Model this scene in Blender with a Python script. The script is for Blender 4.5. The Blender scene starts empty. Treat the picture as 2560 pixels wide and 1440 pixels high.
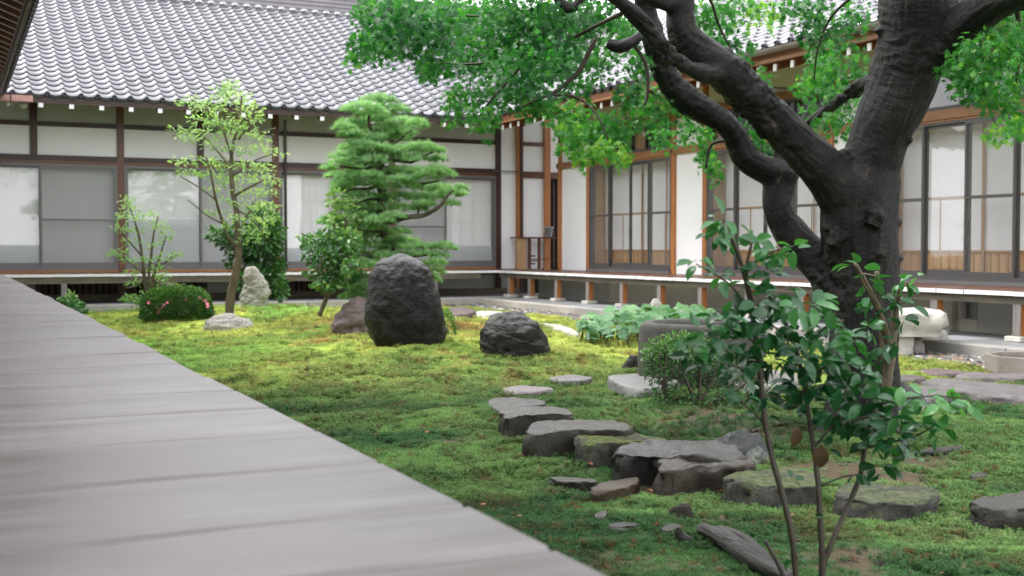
import bpy, bmesh, math, random
import numpy as np
from mathutils import Vector, Matrix, noise as mn

R = math.radians
random.seed(7)
rng = np.random.default_rng(11)
scene = bpy.context.scene
COL = scene.collection

# ------------------------------------------------------------------ camera, sky, light, exposure
F = 2950.0                     # focal length in pixels of the 2560 wide photograph
EYE = 1.10
PITCH = math.atan(100.0 / F)
cam_d = bpy.data.cameras.new('camera')
cam = bpy.data.objects.new('camera', cam_d)
COL.objects.link(cam)
cam.location = (0, 0, EYE)
cam.rotation_euler = (math.pi / 2 - PITCH, 0, 0)
cam_d.sensor_width = 36.0
cam_d.lens = F / 2560.0 * 36.0
cam_d.clip_start = 0.05
cam_d.clip_end = 400
cam_d.dof.use_dof = True
cam_d.dof.focus_distance = 6.2
cam_d.dof.aperture_fstop = 4.0
cam_d.dof.aperture_blades = 9
scene.camera = cam

world = bpy.data.worlds.new('World')
scene.world = world
world.use_nodes = True
wn = world.node_tree
wn.nodes.clear()
sky = wn.nodes.new('ShaderNodeTexSky')
sky.sky_type = 'NISHITA'
sky.sun_disc = False
SUN_EL, SUN_AZ = R(58), R(285)
sky.sun_elevation = SUN_EL
sky.sun_rotation = SUN_AZ
sky.air_density = 1.0
sky.dust_density = 4.0
sky.ozone_density = 1.0
hs = wn.nodes.new('ShaderNodeHueSaturation')
hs.inputs['Saturation'].default_value = 0.13
mx = wn.nodes.new('ShaderNodeMixRGB')          # an even cloud layer over the sky
mx.inputs[0].default_value = 0.72
mx.inputs[2].default_value = (8.6, 8.7, 9.0, 1)
bg = wn.nodes.new('ShaderNodeBackground')
bg.inputs['Strength'].default_value = 0.15
wo = wn.nodes.new('ShaderNodeOutputWorld')
wn.links.new(sky.outputs[0], hs.inputs['Color'])
wn.links.new(hs.outputs[0], mx.inputs[1])
wn.links.new(mx.outputs[0], bg.inputs[0])
wn.links.new(bg.outputs[0], wo.inputs[0])

sun_d = bpy.data.lights.new('sun', 'SUN')
sun_d.energy = 1.1
sun_d.angle = R(22)
sun_d.color = (1.0, 0.97, 0.93)
sun = bpy.data.objects.new('sun', sun_d)
COL.objects.link(sun)
sd = Vector((math.sin(SUN_AZ) * math.cos(SUN_EL), math.cos(SUN_AZ) * math.cos(SUN_EL), math.sin(SUN_EL)))
sun.rotation_euler = sd.to_track_quat('Z', 'Y').to_euler()

scene.view_settings.view_transform = 'Standard'
scene.view_settings.look = 'None'
scene.view_settings.gamma = 1.0
scene.view_settings.use_curve_mapping = False
scene.view_settings.exposure = 1.32
scene.cycles.max_bounces = 7
scene.cycles.transparent_max_bounces = 12
scene.cycles.sample_clamp_indirect = 6

# ------------------------------------------------------------------ helpers
def ray(px, py):
    """unit-depth direction of a photograph pixel, per metre of world Y"""
    x, y, z = (px - 1280) / F, (720 - py) / F, -1.0
    c, s = math.cos(PITCH), math.sin(PITCH)
    wy, wz = c * 1.0 + s * y, -s * 1.0 + c * y
    return x / wy, wz / wy
def at(px, py, D):
    kx, kz = ray(px, py)
    return Vector((kx * D, D, EYE + kz * D))
def on_z(px, py, z):
    kx, kz = ray(px, py)
    D = (z - EYE) / kz
    return Vector((kx * D, D, z))

def _hash(ix, iy, seed):
    h = (ix.astype(np.int64) * 374761393 + iy.astype(np.int64) * 668265263 + seed * 974634777) & 0x7fffffff
    h = ((h ^ (h >> 13)) * 1274126177) & 0x7fffffff
    return ((h ^ (h >> 16)) & 0xffff) / 65535.0
def vnoise(x, y, sc, seed=0):
    x = np.asarray(x, float) / sc; y = np.asarray(y, float) / sc
    ix, iy = np.floor(x), np.floor(y)
    fx, fy = x - ix, y - iy
    fx = fx * fx * (3 - 2 * fx); fy = fy * fy * (3 - 2 * fy)
    a, b = _hash(ix, iy, seed), _hash(ix + 1, iy, seed)
    c, d = _hash(ix, iy + 1, seed), _hash(ix + 1, iy + 1, seed)
    return (a * (1 - fx) + b * fx) * (1 - fy) + (c * (1 - fx) + d * fx) * fy     # 0..1
def fbm(x, y, sc, seed=0, n=4):
    t, w, tot = 0, 1.0, 0
    for i in range(n):
        t = t + w * vnoise(x, y, sc / 2 ** i, seed + 17 * i); tot += w; w *= 0.5
    return t / tot

def tag(o, label=None, cat=None, group=None, kind=None):
    if label: o['label'] = label
    if cat: o['category'] = cat
    if group: o['group'] = group
    if kind: o['kind'] = kind
    return o
def empty(name, loc=(0, 0, 0), rz=0.0):
    o = bpy.data.objects.new(name, None)
    COL.objects.link(o)
    o.location = loc; o.rotation_euler = (0, 0, rz)
    o.empty_display_size = 0.1
    return o
def link(name, me, parent=None, mat=None, smooth=False):
    o = bpy.data.objects.new(name, me)
    COL.objects.link(o)
    if parent is not None: o.parent = parent
    if mat is not None and len(me.materials) == 0: me.materials.append(mat)
    if smooth: me.polygons.foreach_set('use_smooth', [True] * len(me.polygons))
    return o
def mesh(name, v, f, mat=None, smooth=False):
    me = bpy.data.meshes.new(name)
    me.from_pydata([tuple(p) for p in v], [], [tuple(q) for q in f])
    me.update()
    if mat is not None: me.materials.append(mat)
    if smooth: me.polygons.foreach_set('use_smooth', [True] * len(me.polygons))
    return me
def fast_mesh(name, v, faces, mat=None, smooth=False, tint=None):
    """v (n,3), faces (m,k) numpy; tint: one value per face"""
    me = bpy.data.meshes.new(name)
    v = np.asarray(v, np.float32); faces = np.asarray(faces, np.int32)
    m, k = faces.shape
    me.vertices.add(len(v)); me.vertices.foreach_set('co', v.ravel())
    me.loops.add(m * k); me.loops.foreach_set('vertex_index', faces.ravel())
    me.polygons.add(m); me.polygons.foreach_set('loop_start', np.arange(0, m * k, k, dtype=np.int32))
    me.update(calc_edges=True)
    if smooth: me.polygons.foreach_set('use_smooth', np.ones(m, bool))
    if tint is not None:
        a = me.attributes.new('tint', 'FLOAT', 'FACE')
        a.data.foreach_set('value', np.asarray(tint, np.float32))
    if mat is not None: me.materials.append(mat)
    return me
BOXF = [(0, 3, 2, 1), (4, 5, 6, 7), (0, 1, 5, 4), (1, 2, 6, 5), (2, 3, 7, 6), (3, 0, 4, 7)]
def box_v(x0, x1, y0, y1, z0, z1):
    return [(x0, y0, z0), (x1, y0, z0), (x1, y1, z0), (x0, y1, z0), (x0, y0, z1), (x1, y0, z1), (x1, y1, z1), (x0, y1, z1)]
class MB:
    def __init__(s): s.v = []; s.f = []; s.m = []
    def box(s, x0, x1, y0, y1, z0, z1, m=0):
        b = len(s.v); s.v += box_v(x0, x1, y0, y1, z0, z1)
        s.f += [tuple(i + b for i in q) for q in BOXF]; s.m += [m] * 6; return s
    def raw(s, v, f, m=0):
        b = len(s.v); s.v += [tuple(p) for p in v]; s.f += [tuple(i + b for i in q) for q in f]; s.m += [m] * len(f); return s
    def tube(s, pts, rad, n=8, m=0, cap=True):
        v, f = tube_np(pts, rad, n, cap); return s.raw(v, f, m)
    def build(s, name, mats, parent=None, smooth=False, bevel=0):
        me = mesh(name, s.v, s.f)
        for q in (mats if isinstance(mats, (list, tuple)) else [mats]): me.materials.append(q)
        me.polygons.foreach_set('material_index', s.m)
        if smooth: me.polygons.foreach_set('use_smooth', [True] * len(me.polygons))
        o = link(name, me, parent)
        if bevel:
            b = o.modifiers.new('bevel', 'BEVEL'); b.width = bevel; b.segments = 2; b.limit_method = 'ANGLE'
        return o
def tube_np(pts, rad, n=8, cap=True):
    pts = [Vector(p) for p in pts]
    v, f = [], []
    ref = Vector((0.31, 0.9, 0.17)).normalized()
    for i, p in enumerate(pts):
        d = (pts[min(i + 1, len(pts) - 1)] - pts[max(i - 1, 0)]).normalized()
        a = d.cross(ref)
        if a.length < 1e-3: a = d.cross(Vector((1, 0, 0)))
        a.normalize(); b = d.cross(a); ref = b.cross(d) if False else ref
        r = rad[i] if hasattr(rad, '__len__') else rad
        for k in range(n):
            t = 2 * math.pi * k / n
            v.append(p + a * (r * math.cos(t)) + b * (r * math.sin(t)))
    for i in range(len(pts) - 1):
        for k in range(n):
            f.append((i * n + k, i * n + (k + 1) % n, (i + 1) * n + (k + 1) % n, (i + 1) * n + k))
    if cap:
        f.append(tuple(reversed(range(n)))); f.append(tuple(range((len(pts) - 1) * n, len(pts) * n)))
    return v, f
def smooth_path(P, rad, sub=4):
    """Catmull-Rom through points"""
    P = [Vector(p) for p in P]; out, ro = [], []
    for i in range(len(P) - 1):
        p0, p1, p2, p3 = P[max(i - 1, 0)], P[i], P[i + 1], P[min(i + 2, len(P) - 1)]
        for k in range(sub):
            t = k / sub
            out.append(0.5 * ((2 * p1) + (p2 - p0) * t + (2 * p0 - 5 * p1 + 4 * p2 - p3) * t * t + (3 * p1 - p0 - 3 * p2 + p3) * t ** 3))
            ro.append(rad[i] * (1 - t) + rad[i + 1] * t)
    out.append(P[-1]); ro.append(rad[-1])
    return out, ro

# ------------------------------------------------------------------ materials
class NT:
    def __init__(s, name):
        s.m = bpy.data.materials.new(name); s.m.use_nodes = True
        s.t = s.m.node_tree; s.b = s.t.nodes['Principled BSDF']; s.out = s.t.nodes['Material Output']
    def n(s, typ, **kw):
        x = s.t.nodes.new(typ)
        for k, v in kw.items():
            if k in x.inputs: x.inputs[k].default_value = v
            else: setattr(x, k, v)
        return x
    def l(s, a, b): s.t.links.new(a, b)
    def coords(s, scale=(1, 1, 1), kind='Object', loc=(0, 0, 0)):
        tc = s.n('ShaderNodeTexCoord'); mp = s.n('ShaderNodeMapping')
        mp.inputs['Scale'].default_value = scale; mp.inputs['Location'].default_value = loc
        s.l(tc.outputs[kind], mp.inputs[0]); return mp.outputs[0]
    def world(s, scale=(1, 1, 1)):
        g = s.n('ShaderNodeNewGeometry'); mp = s.n('ShaderNodeMapping'); mp.inputs['Scale'].default_value = scale
        s.l(g.outputs['Position'], mp.inputs[0]); return mp.outputs[0]
    def noise(s, vec, scale, detail=5, rough=0.55, dist=0.0):
        x = s.n('ShaderNodeTexNoise'); x.inputs['Scale'].default_value = scale; x.inputs['Detail'].default_value = detail
        x.inputs['Roughness'].default_value = rough; x.inputs['Distortion'].default_value = dist
        s.l(vec, x.inputs['Vector']); return x.outputs['Fac']
    def ramp(s, fac, stops):
        r = s.n('ShaderNodeValToRGB'); el = r.color_ramp.elements
        while len(el) < len(stops): el.new(0.5)
        for e, (p, c) in zip(el, stops):
            e.position = p; e.color = (*c, 1) if len(c) == 3 else c
        s.l(fac, r.inputs[0]); return r.outputs[0]
    def mix(s, fac, a, b, mode='MIX'):
        x = s.n('ShaderNodeMixRGB', blend_type=mode)
        for i, q in ((0, fac), (1, a), (2, b)):
            if isinstance(q, (int, float)): x.inputs[i].default_value = q
            elif isinstance(q, (tuple, list)): x.inputs[i].default_value = (*q, 1)
            else: s.l(q, x.inputs[i])
        return x.outputs[0]
    def math(s, op, a, b=0.5):
        x = s.n('ShaderNodeMath', operation=op)
        for i, q in ((0, a), (1, b)):
            if isinstance(q, (int, float)): x.inputs[i].default_value = q
            else: s.l(q, x.inputs[i])
        return x.outputs[0]
    def bump(s, h, strength=0.3, dist=0.01):
        x = s.n('ShaderNodeBump'); x.inputs['Strength'].default_value = strength; x.inputs['Distance'].default_value = dist
        s.l(h, x.inputs['Height']); s.l(x.outputs[0], s.b.inputs['Normal']); return x
    def color(s, c):
        if isinstance(c, (tuple, list)): s.b.inputs['Base Color'].default_value = (*c, 1)
        else: s.l(c, s.b.inputs['Base Color'])
    def set(s, **kw):
        for k, v in kw.items():
            k = k.replace('_', ' ')
            if isinstance(v, (int, float)): s.b.inputs[k].default_value = v
            else: s.l(v, s.b.inputs[k])
        return s

def m_wood(name, dark, light, rough=0.5, grain=(3, 3, 30), axis=None, bump=0.25, sc=1.0, spec=0.5, objrand=0.25):
    """grain: mapping scale, small along the board's length"""
    t = NT(name)
    v = t.coords(tuple(g * sc for g in grain))
    n1 = t.noise(v, 1.0, 6, 0.6, 0.6)
    c = t.ramp(n1, [(0.32, dark), (0.68, light)])
    n2 = t.noise(t.coords((1.3, 1.3, 1.3)), 1.0, 3)
    c = t.mix(t.math('MULTIPLY', n2, 0.55), c, tuple(q * 0.55 for q in dark))
    oi = t.n('ShaderNodeObjectInfo')
    hv = t.n('ShaderNodeHueSaturation'); t.l(c, hv.inputs['Color'])
    t.l(t.math('ADD', t.math('MULTIPLY', oi.outputs['Random'], objrand), 1 - objrand / 2), hv.inputs['Value'])
    t.color(hv.outputs[0]); t.set(Roughness=rough)
    t.b.inputs['Specular IOR Level'].default_value = spec
    t.bump(n1, bump, 0.004)
    return t.m
def m_plain(name, col, rough=0.6, nscale=8.0, var=0.12, bump=0.1, spec=0.4, metal=0.0, bscale=60):
    t = NT(name)
    n = t.noise(t.world(), nscale, 5, 0.6)
    c = t.ramp(n, [(0.25, tuple(q * (1 - var) for q in col)), (0.75, tuple(min(1, q * (1 + var)) for q in col))])
    t.color(c); t.set(Roughness=rough, Metallic=metal)
    t.b.inputs['Specular IOR Level'].default_value = spec
    t.bump(t.noise(t.world(), bscale, 4), bump, 0.004)
    return t.m

M = {}
M['plaster'] = m_plain('plaster', (0.86, 0.86, 0.87), 0.85, 1.2, 0.05, 0.15, 0.2, bscale=90)
M['plaster_cream'] = m_plain('plaster_cream', (0.66, 0.64, 0.52), 0.85, 1.2, 0.06, 0.15, 0.2)
M['plaster_grey'] = m_plain('plaster_grey', (0.45, 0.46, 0.42), 0.85, 1.5, 0.08, 0.15, 0.2)
M['dark_wood'] = m_wood('dark_wood', (0.030, 0.013, 0.009), (0.075, 0.030, 0.020), 0.45, (2, 20, 20))
M['dark_wood_v'] = m_wood('dark_wood_upright', (0.035, 0.015, 0.010), (0.085, 0.034, 0.022), 0.45, (20, 20, 2))
M['brown_wood'] = m_wood('brown_wood', (0.10, 0.038, 0.022), (0.19, 0.08, 0.045), 0.4, (2, 20, 20))
M['brown_wood_v'] = m_wood('brown_wood_upright', (0.11, 0.040, 0.022), (0.20, 0.080, 0.045), 0.4, (20, 20, 2))
M['orange_wood'] = m_wood('orange_wood', (0.27, 0.110, 0.038), (0.46, 0.22, 0.085), 0.42, (2, 22, 22))
M['orange_wood_v'] = m_wood('orange_wood_upright', (0.35, 0.125, 0.035), (0.56, 0.23, 0.075), 0.42, (22, 22, 2))
M['rafter_wood'] = m_wood('rafter_wood', (0.16, 0.050, 0.018), (0.30, 0.105, 0.040), 0.5, (20, 3, 20))
M['wainscot'] = m_wood('wainscot_cedar', (0.46, 0.26, 0.11), (0.68, 0.44, 0.21), 0.55, (14, 14, 1.6), bump=0.1)
M['shoji_wood'] = m_wood('shoji_wood', (0.42, 0.25, 0.12), (0.56, 0.36, 0.19), 0.55, (14, 14, 3), bump=0.1)
M['grey_wood'] = m_wood('weathered_wood', (0.13, 0.115, 0.105), (0.30, 0.27, 0.25), 0.65, (22, 22, 2))
M['lattice_wood'] = m_wood('lattice_wood', (0.065, 0.045, 0.032), (0.12, 0.085, 0.06), 0.7, (22, 22, 2))
M['under_beam'] = m_wood('under_beam_wood', (0.10, 0.085, 0.06), (0.22, 0.18, 0.13), 0.7, (2, 22, 22))
M['white_paint'] = m_plain('white_paint', (0.82, 0.82, 0.82), 0.5, 9, 0.07, 0.1)
M['frame_metal'] = m_plain('frame_metal', (0.085, 0.082, 0.080), 0.4, 5, 0.08, 0.03, 0.5)
M['frame_grey'] = m_plain('frame_grey', (0.15, 0.145, 0.145), 0.4, 5, 0.08, 0.03, 0.5)
M['dark_void'] = m_plain('dark_interior', (0.018, 0.017, 0.016), 0.8, 3, 0.2)
M['copper'] = m_plain('copper_gutter', (0.36, 0.20, 0.17), 0.45, 6, 0.18, 0.05, 0.5, 0.3)
M['gutter'] = m_plain('gutter_metal', (0.20, 0.17, 0.15), 0.4, 6, 0.15, 0.05, 0.5, 0.3)
M['brass'] = m_plain('brass', (0.55, 0.38, 0.13), 0.3, 20, 0.15, 0.05, 0.5, 0.9)
M['galvanised'] = m_plain('galvanised_steel', (0.52, 0.54, 0.55), 0.35, 30, 0.2, 0.05, 0.5, 0.8)
M['ivory_plastic'] = m_plain('ivory_enamel', (0.62, 0.61, 0.56), 0.35, 6, 0.05)

def m_deck():
    t = NT('weathered_deck_wood')
    v = t.coords((12, 1.1, 12))
    n1 = t.noise(v, 1.0, 8, 0.62, 0.3)
    n3 = t.noise(t.coords((60, 3, 60)), 1.0, 4, 0.6)
    c = t.ramp(n1, [(0.32, (0.12, 0.102, 0.100)), (0.50, (0.225, 0.200, 0.203)), (0.68, (0.295, 0.268, 0.272))])
    c = t.mix(t.math('MULTIPLY', n3, 0.35), c, (0.12, 0.105, 0.105))
    n2 = t.noise(t.world(), 1.1, 4, 0.55)
    st = t.ramp(n2, [(0.50, (0, 0, 0)), (0.68, (1, 1, 1))])
    c = t.mix(t.math('MULTIPLY', st, 0.65), c, (0.15, 0.118, 0.105))
    oi = t.n('ShaderNodeObjectInfo'); hv = t.n('ShaderNodeHueSaturation'); t.l(c, hv.inputs['Color'])
    t.l(t.math('ADD', t.math('MULTIPLY', oi.outputs['Random'], 0.34), 0.86), hv.inputs['Value'])
    t.color(hv.outputs[0])
    t.set(Roughness=t.math('ADD', t.math('MULTIPLY', n1, 0.25), 0.26))
    t.b.inputs['Specular IOR Level'].default_value = 0.5
    t.bump(n1, 0.4, 0.003)
    return t.m
M['deck'] = m_deck()
def m_veranda():
    t = NT('veranda_wood')
    n1 = t.noise(t.coords((18, 1.5, 18)), 1.0, 6, 0.6, 0.3)
    c = t.ramp(n1, [(0.3, (0.10, 0.043, 0.028)), (0.7, (0.19, 0.085, 0.055))])
    t.color(c); t.set(Roughness=0.42); t.bump(n1, 0.3, 0.002)
    return t.m
M['veranda'] = m_veranda()
def m_tile():
    t = NT('glazed_roof_tile')
    oi = t.n('ShaderNodeObjectInfo')
    n = t.noise(t.world(), 2.2, 4, 0.6); n2 = t.noise(t.world(), 40, 3, 0.6)
    c = t.ramp(n, [(0.3, (0.20, 0.195, 0.215)), (0.7, (0.30, 0.295, 0.32))])
    c = t.mix(t.math('MULTIPLY', n2, 0.35), c, (0.19, 0.185, 0.20))
    hv = t.n('ShaderNodeHueSaturation'); t.l(c, hv.inputs['Color'])
    t.l(t.math('ADD', t.math('MULTIPLY', oi.outputs['Random'], 0.34), 0.83), hv.inputs['Value'])
    t.color(hv.outputs[0]); t.set(Roughness=0.30, Metallic=0.15)
    t.b.inputs['Specular IOR Level'].default_value = 0.8
    t.bump(n2, 0.08, 0.002)
    return t.m
M['tile'] = m_tile()
M['tile_edge'] = m_plain('tile_edge', (0.060, 0.062, 0.070), 0.5, 20, 0.25)  # dark colour holds the shadow on the tiles' front edges
M['ridge_tile'] = m_plain('ridge_tile', (0.26, 0.24, 0.26), 0.45, 3, 0.2, 0.1)
def m_paper():
    t = NT('shoji_paper')
    n = t.noise(t.coords((40, 40, 40)), 1.0, 4, 0.7)
    c = t.ramp(n, [(0.3, (0.78, 0.79, 0.81)), (0.7, (0.87, 0.875, 0.88))])
    t.color(c); t.set(Roughness=0.9)
    return t.m
M['paper'] = m_paper()
def m_glass(name, refl=0.07, tint=None, alpha=0.0, rough=0.02):
    """window glass: mostly clear with a mirror-like coat; alpha mixes in a matt film"""
    t = NT(name)
    t.t.nodes.remove(t.b)
    tr = t.n('ShaderNodeBsdfTransparent'); gl = t.n('ShaderNodeBsdfGlossy'); gl.inputs['Roughness'].default_value = rough
    n = t.noise(t.world(), 0.9, 2); bp = t.n('ShaderNodeBump'); bp.inputs['Strength'].default_value = 0.05; bp.inputs['Distance'].default_value = 0.05
    t.l(n, bp.inputs['Height']); t.l(bp.outputs[0], gl.inputs['Normal'])
    g = t.n('ShaderNodeNewGeometry'); dp = t.n('ShaderNodeVectorMath', operation='DOT_PRODUCT')
    t.l(g.outputs['Normal'], dp.inputs[0]); t.l(g.outputs['Incoming'], dp.inputs[1])
    c = t.math('ABSOLUTE', dp.outputs['Value'])
    fac = t.math('ADD', t.math('MULTIPLY', t.math('POWER', t.math('SUBTRACT', 1.0, c), 5.0), 0.9), refl)
    base = tr
    if alpha > 0:
        df = t.n('ShaderNodeBsdfDiffuse'); df.inputs['Color'].default_value = (*tint, 1)
        m1 = t.n('ShaderNodeMixShader'); m1.inputs[0].default_value = alpha
        t.l(tr.outputs[0], m1.inputs[1]); t.l(df.outputs[0], m1.inputs[2]); base = m1
    m2 = t.n('ShaderNodeMixShader'); t.l(fac, m2.inputs[0]); t.l(base.outputs[0], m2.inputs[1]); t.l(gl.outputs[0], m2.inputs[2])
    t.l(m2.outputs[0], t.out.inputs['Surface'])
    return t.m
M['glass'] = m_glass('window_glass')
M['screen'] = m_glass('insect_screen', 0.02, (0.30, 0.31, 0.31), 0.27, 0.4)
M['screen_light'] = m_glass('fine_insect_screen', 0.02, (0.30, 0.30, 0.30), 0.11, 0.4)
M['pane_reflection'] = m_glass('reflection_tinted_glass', 0.05, (0.50, 0.55, 0.55), 0.42, 0.35)  # lower panes: a darker reflection put into the glass as a matt tint

def m_stone(name, c0, c1, rough=0.6, scale=3.0, speck=0.0, speckc=(0.1, 0.1, 0.1), bump=0.5, moss=0.0, wet=0.0, bdist=0.02, lichen=0.0, mossdir=False, topwet=0.0):
    t = NT(name)
    v = t.coords((1, 1, 1), 'Object')
    n = t.noise(v, scale, 8, 0.65, 0.4)
    c = t.ramp(n, [(0.3, c0), (0.7, c1)])
    fine = t.noise(v, scale * 14, 6, 0.7)
    if speck:
        vo = t.n('ShaderNodeTexVoronoi'); vo.inputs['Scale'].default_value = speck; t.l(v, vo.inputs['Vector'])
        s = t.ramp(vo.outputs['Distance'], [(0.12, (1, 1, 1)), (0.30, (0, 0, 0))])
        c = t.mix(t.math('MULTIPLY', s, 0.65), c, speckc)
    c = t.mix(t.math('MULTIPLY', fine, 0.5), c, tuple(q * 0.6 for q in c0))
    if lichen:
        ln = t.noise(v, 5.5, 5, 0.7)
        lf = t.ramp(ln, [(0.66 - lichen * 0.1, (0, 0, 0)), (0.70, (1, 1, 1))])
        c = t.mix(lf, c, (0.30, 0.33, 0.27))
    rr = t.math('ADD', t.math('MULTIPLY', fine, 0.25), rough - 0.12)
    if moss:
        g = t.n('ShaderNodeNewGeometry'); sx = t.n('ShaderNodeSeparateXYZ'); t.l(g.outputs['Normal'], sx.inputs[0])
        mn_ = t.noise(v, 4.0, 6, 0.7)
        if mossdir: f = t.math('ADD', t.math('MULTIPLY', t.math('SUBTRACT', 0.6, sx.outputs['Z']), 0.35), mn_)
        else: f = t.math('ADD', t.math('MULTIPLY', sx.outputs['Z'], 0.18), mn_)
        mf = t.ramp(f, [(0.80 - moss * 0.3, (0, 0, 0)), (0.88 - moss * 0.3, (1, 1, 1))])
        mc = t.ramp(t.noise(v, 25, 4), [(0.35, (0.030, 0.055, 0.010)), (0.65, (0.13, 0.16, 0.025))])
        c = t.mix(mf, c, mc)
        rr = t.mix(mf, rr, (0.9, 0.9, 0.9))
    oi = t.n('ShaderNodeObjectInfo'); hv = t.n('ShaderNodeHueSaturation'); t.l(c, hv.inputs['Color'])
    t.l(t.math('ADD', t.math('MULTIPLY', oi.outputs['Random'], 0.45), 0.78), hv.inputs['Value'])
    t.l(t.math('ADD', t.math('MULTIPLY', oi.outputs['Random'], 0.9), 0.6), hv.inputs['Saturation'])
    c = hv.outputs[0]
    t.color(c); t.l(rr, t.b.inputs['Roughness'])
    t.b.inputs['Specular IOR Level'].default_value = 0.5 + wet * 0.3
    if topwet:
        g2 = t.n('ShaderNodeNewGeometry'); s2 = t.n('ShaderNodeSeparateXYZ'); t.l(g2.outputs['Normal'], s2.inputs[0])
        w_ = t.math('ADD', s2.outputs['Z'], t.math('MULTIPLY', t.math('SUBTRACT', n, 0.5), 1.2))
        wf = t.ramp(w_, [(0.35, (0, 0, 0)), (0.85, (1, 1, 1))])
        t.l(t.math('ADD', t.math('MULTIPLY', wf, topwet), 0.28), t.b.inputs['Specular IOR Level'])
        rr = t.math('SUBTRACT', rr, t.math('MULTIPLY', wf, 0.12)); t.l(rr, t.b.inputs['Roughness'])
    h = t.mix(0.35, n, fine)
    t.bump(h, bump, bdist)
    return t.m
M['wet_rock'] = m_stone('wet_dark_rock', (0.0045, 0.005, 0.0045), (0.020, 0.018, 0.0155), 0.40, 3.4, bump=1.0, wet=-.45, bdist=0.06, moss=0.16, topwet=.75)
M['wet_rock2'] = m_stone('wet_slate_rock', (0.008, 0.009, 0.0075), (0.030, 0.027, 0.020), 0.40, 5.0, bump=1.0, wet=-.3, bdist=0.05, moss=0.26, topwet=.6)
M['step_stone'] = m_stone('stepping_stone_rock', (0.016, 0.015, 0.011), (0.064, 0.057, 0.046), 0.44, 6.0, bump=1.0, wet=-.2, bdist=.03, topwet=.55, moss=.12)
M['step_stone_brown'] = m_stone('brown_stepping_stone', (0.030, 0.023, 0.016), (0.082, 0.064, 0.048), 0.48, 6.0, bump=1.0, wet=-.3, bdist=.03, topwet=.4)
M['mossy_stone'] = m_stone('mossy_cut_stone', (0.040, 0.038, 0.028), (0.10, 0.095, 0.078), 0.8, 7.0, 70, (0.19, 0.18, 0.15), 1.0, moss=0.72, bdist=.03)
M['lichen_rock'] = m_stone('lichen_rock', (0.022, 0.025, 0.026), (0.055, 0.058, 0.056), 0.55, 3.0, bump=0.6, lichen=1.2)
M['slab_stone'] = m_stone('grey_flat_stone', (0.11, 0.098, 0.098), (0.23, 0.205, 0.205), 0.55, 7.0, bump=1.0)
M['purple_rock'] = m_stone('purple_grey_rock', (0.085, 0.066, 0.064), (0.17, 0.14, 0.135), 0.65, 5.0, bump=0.6)
M['white_rock'] = m_stone('pale_rock', (0.27, 0.245, 0.21), (0.66, 0.63, 0.59), 0.75, 3.2, bump=0.9, bdist=0.03)
M['granite'] = m_stone('pale_granite', (0.42, 0.40, 0.36), (0.68, 0.66, 0.62), 0.75, 4.0, 70, (0.30, 0.28, 0.26), 0.7)
M['kerb'] = m_stone('granite_kerb', (0.34, 0.32, 0.29), (0.54, 0.51, 0.47), 0.7, 2.5, 90, (0.26, 0.24, 0.23), 0.4)
M['basin_slab'] = m_stone('wet_pale_slab', (0.17, 0.165, 0.16), (0.29, 0.28, 0.27), 0.4, 6.0, bump=0.7)
M['basin_stone'] = m_stone('rough_granite', (0.055, 0.052, 0.040), (0.14, 0.13, 0.11), 0.85, 3.0, 75, (0.018, 0.017, 0.015), 1.0, bdist=0.02, moss=0.12, mossdir=True)
M['pool_stone'] = m_stone('aggregate_stone', (0.24, 0.20, 0.17), (0.40, 0.35, 0.32), 0.7, 3.0, 80, (0.45, 0.40, 0.38), 0.8)
M['paver'] = m_stone('grey_paver', (0.27, 0.28, 0.29), (0.40, 0.41, 0.42), 0.45, 3.0, bump=0.15)
M['concrete'] = m_stone('grey_render', (0.58, 0.55, 0.50), (0.70, 0.665, 0.61), 0.8, 2.0, bump=0.15)
def m_pebble():
    t = NT('pebbles')
    a = t.n('ShaderNodeAttribute'); a.attribute_name = 'tint'
    c = t.ramp(a.outputs['Fac'], [(0.0, (0.04, 0.045, 0.05)), (0.4, (0.15, 0.15, 0.15)), (0.6, (0.26, 0.21, 0.16)), (0.72, (0.34, 0.20, 0.11)), (0.82, (0.10, 0.11, 0.12)), (1.0, (0.62, 0.58, 0.53))])
    t.color(c); t.set(Roughness=0.42); t.bump(t.noise(t.world(), 60, 3), 0.2, 0.003)
    return t.m
M['pebble'] = m_pebble()
def m_soil():
    t = NT('moss_bed')
    a = t.n('ShaderNodeAttribute'); a.attribute_name = 'mosscol'
    n = t.noise(t.world(), 55, 6, 0.75); n2 = t.noise(t.world(), 9, 6, 0.7)
    c = t.mix(t.ramp(n, [(0.35, (0, 0, 0)), (0.7, (1, 1, 1))]), t.mix(1.0, a.outputs['Color'], (0.62, 0.62, 0.58), 'MULTIPLY'), a.outputs['Color'])
    t.color(c); t.set(Roughness=0.9)
    t.b.inputs['Specular IOR Level'].default_value = 0.2
    h = t.mix(0.5, n, n2); t.bump(h, 1.0, 0.03)
    return t.m
M['moss_bed'] = m_soil()
def m_tuft():
    t = NT('moss_sprig')
    a = t.n('ShaderNodeAttribute'); a.attribute_name = 'tuftcol'; a.attribute_type = 'INSTANCER'
    g = t.noise(t.world(), 90, 2)
    c = t.mix(t.math('MULTIPLY', g, 0.5), a.outputs['Color'], t.mix(1.0, a.outputs['Color'], (0.55, 0.55, 0.5), 'MULTIPLY'))
    t.color(c); t.set(Roughness=0.7)
    t.b.inputs['Specular IOR Level'].default_value = 0.25
    tl = t.n('ShaderNodeBsdfTranslucent'); t.l(c, tl.inputs['Color'])
    ms = t.n('ShaderNodeMixShader'); ms.inputs[0].default_value = 0.3
    t.l(t.b.outputs[0], ms.inputs[1]); t.l(tl.outputs[0], ms.inputs[2]); t.l(ms.outputs[0], t.out.inputs['Surface'])
    return t.m
M['tuft'] = m_tuft()
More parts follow.
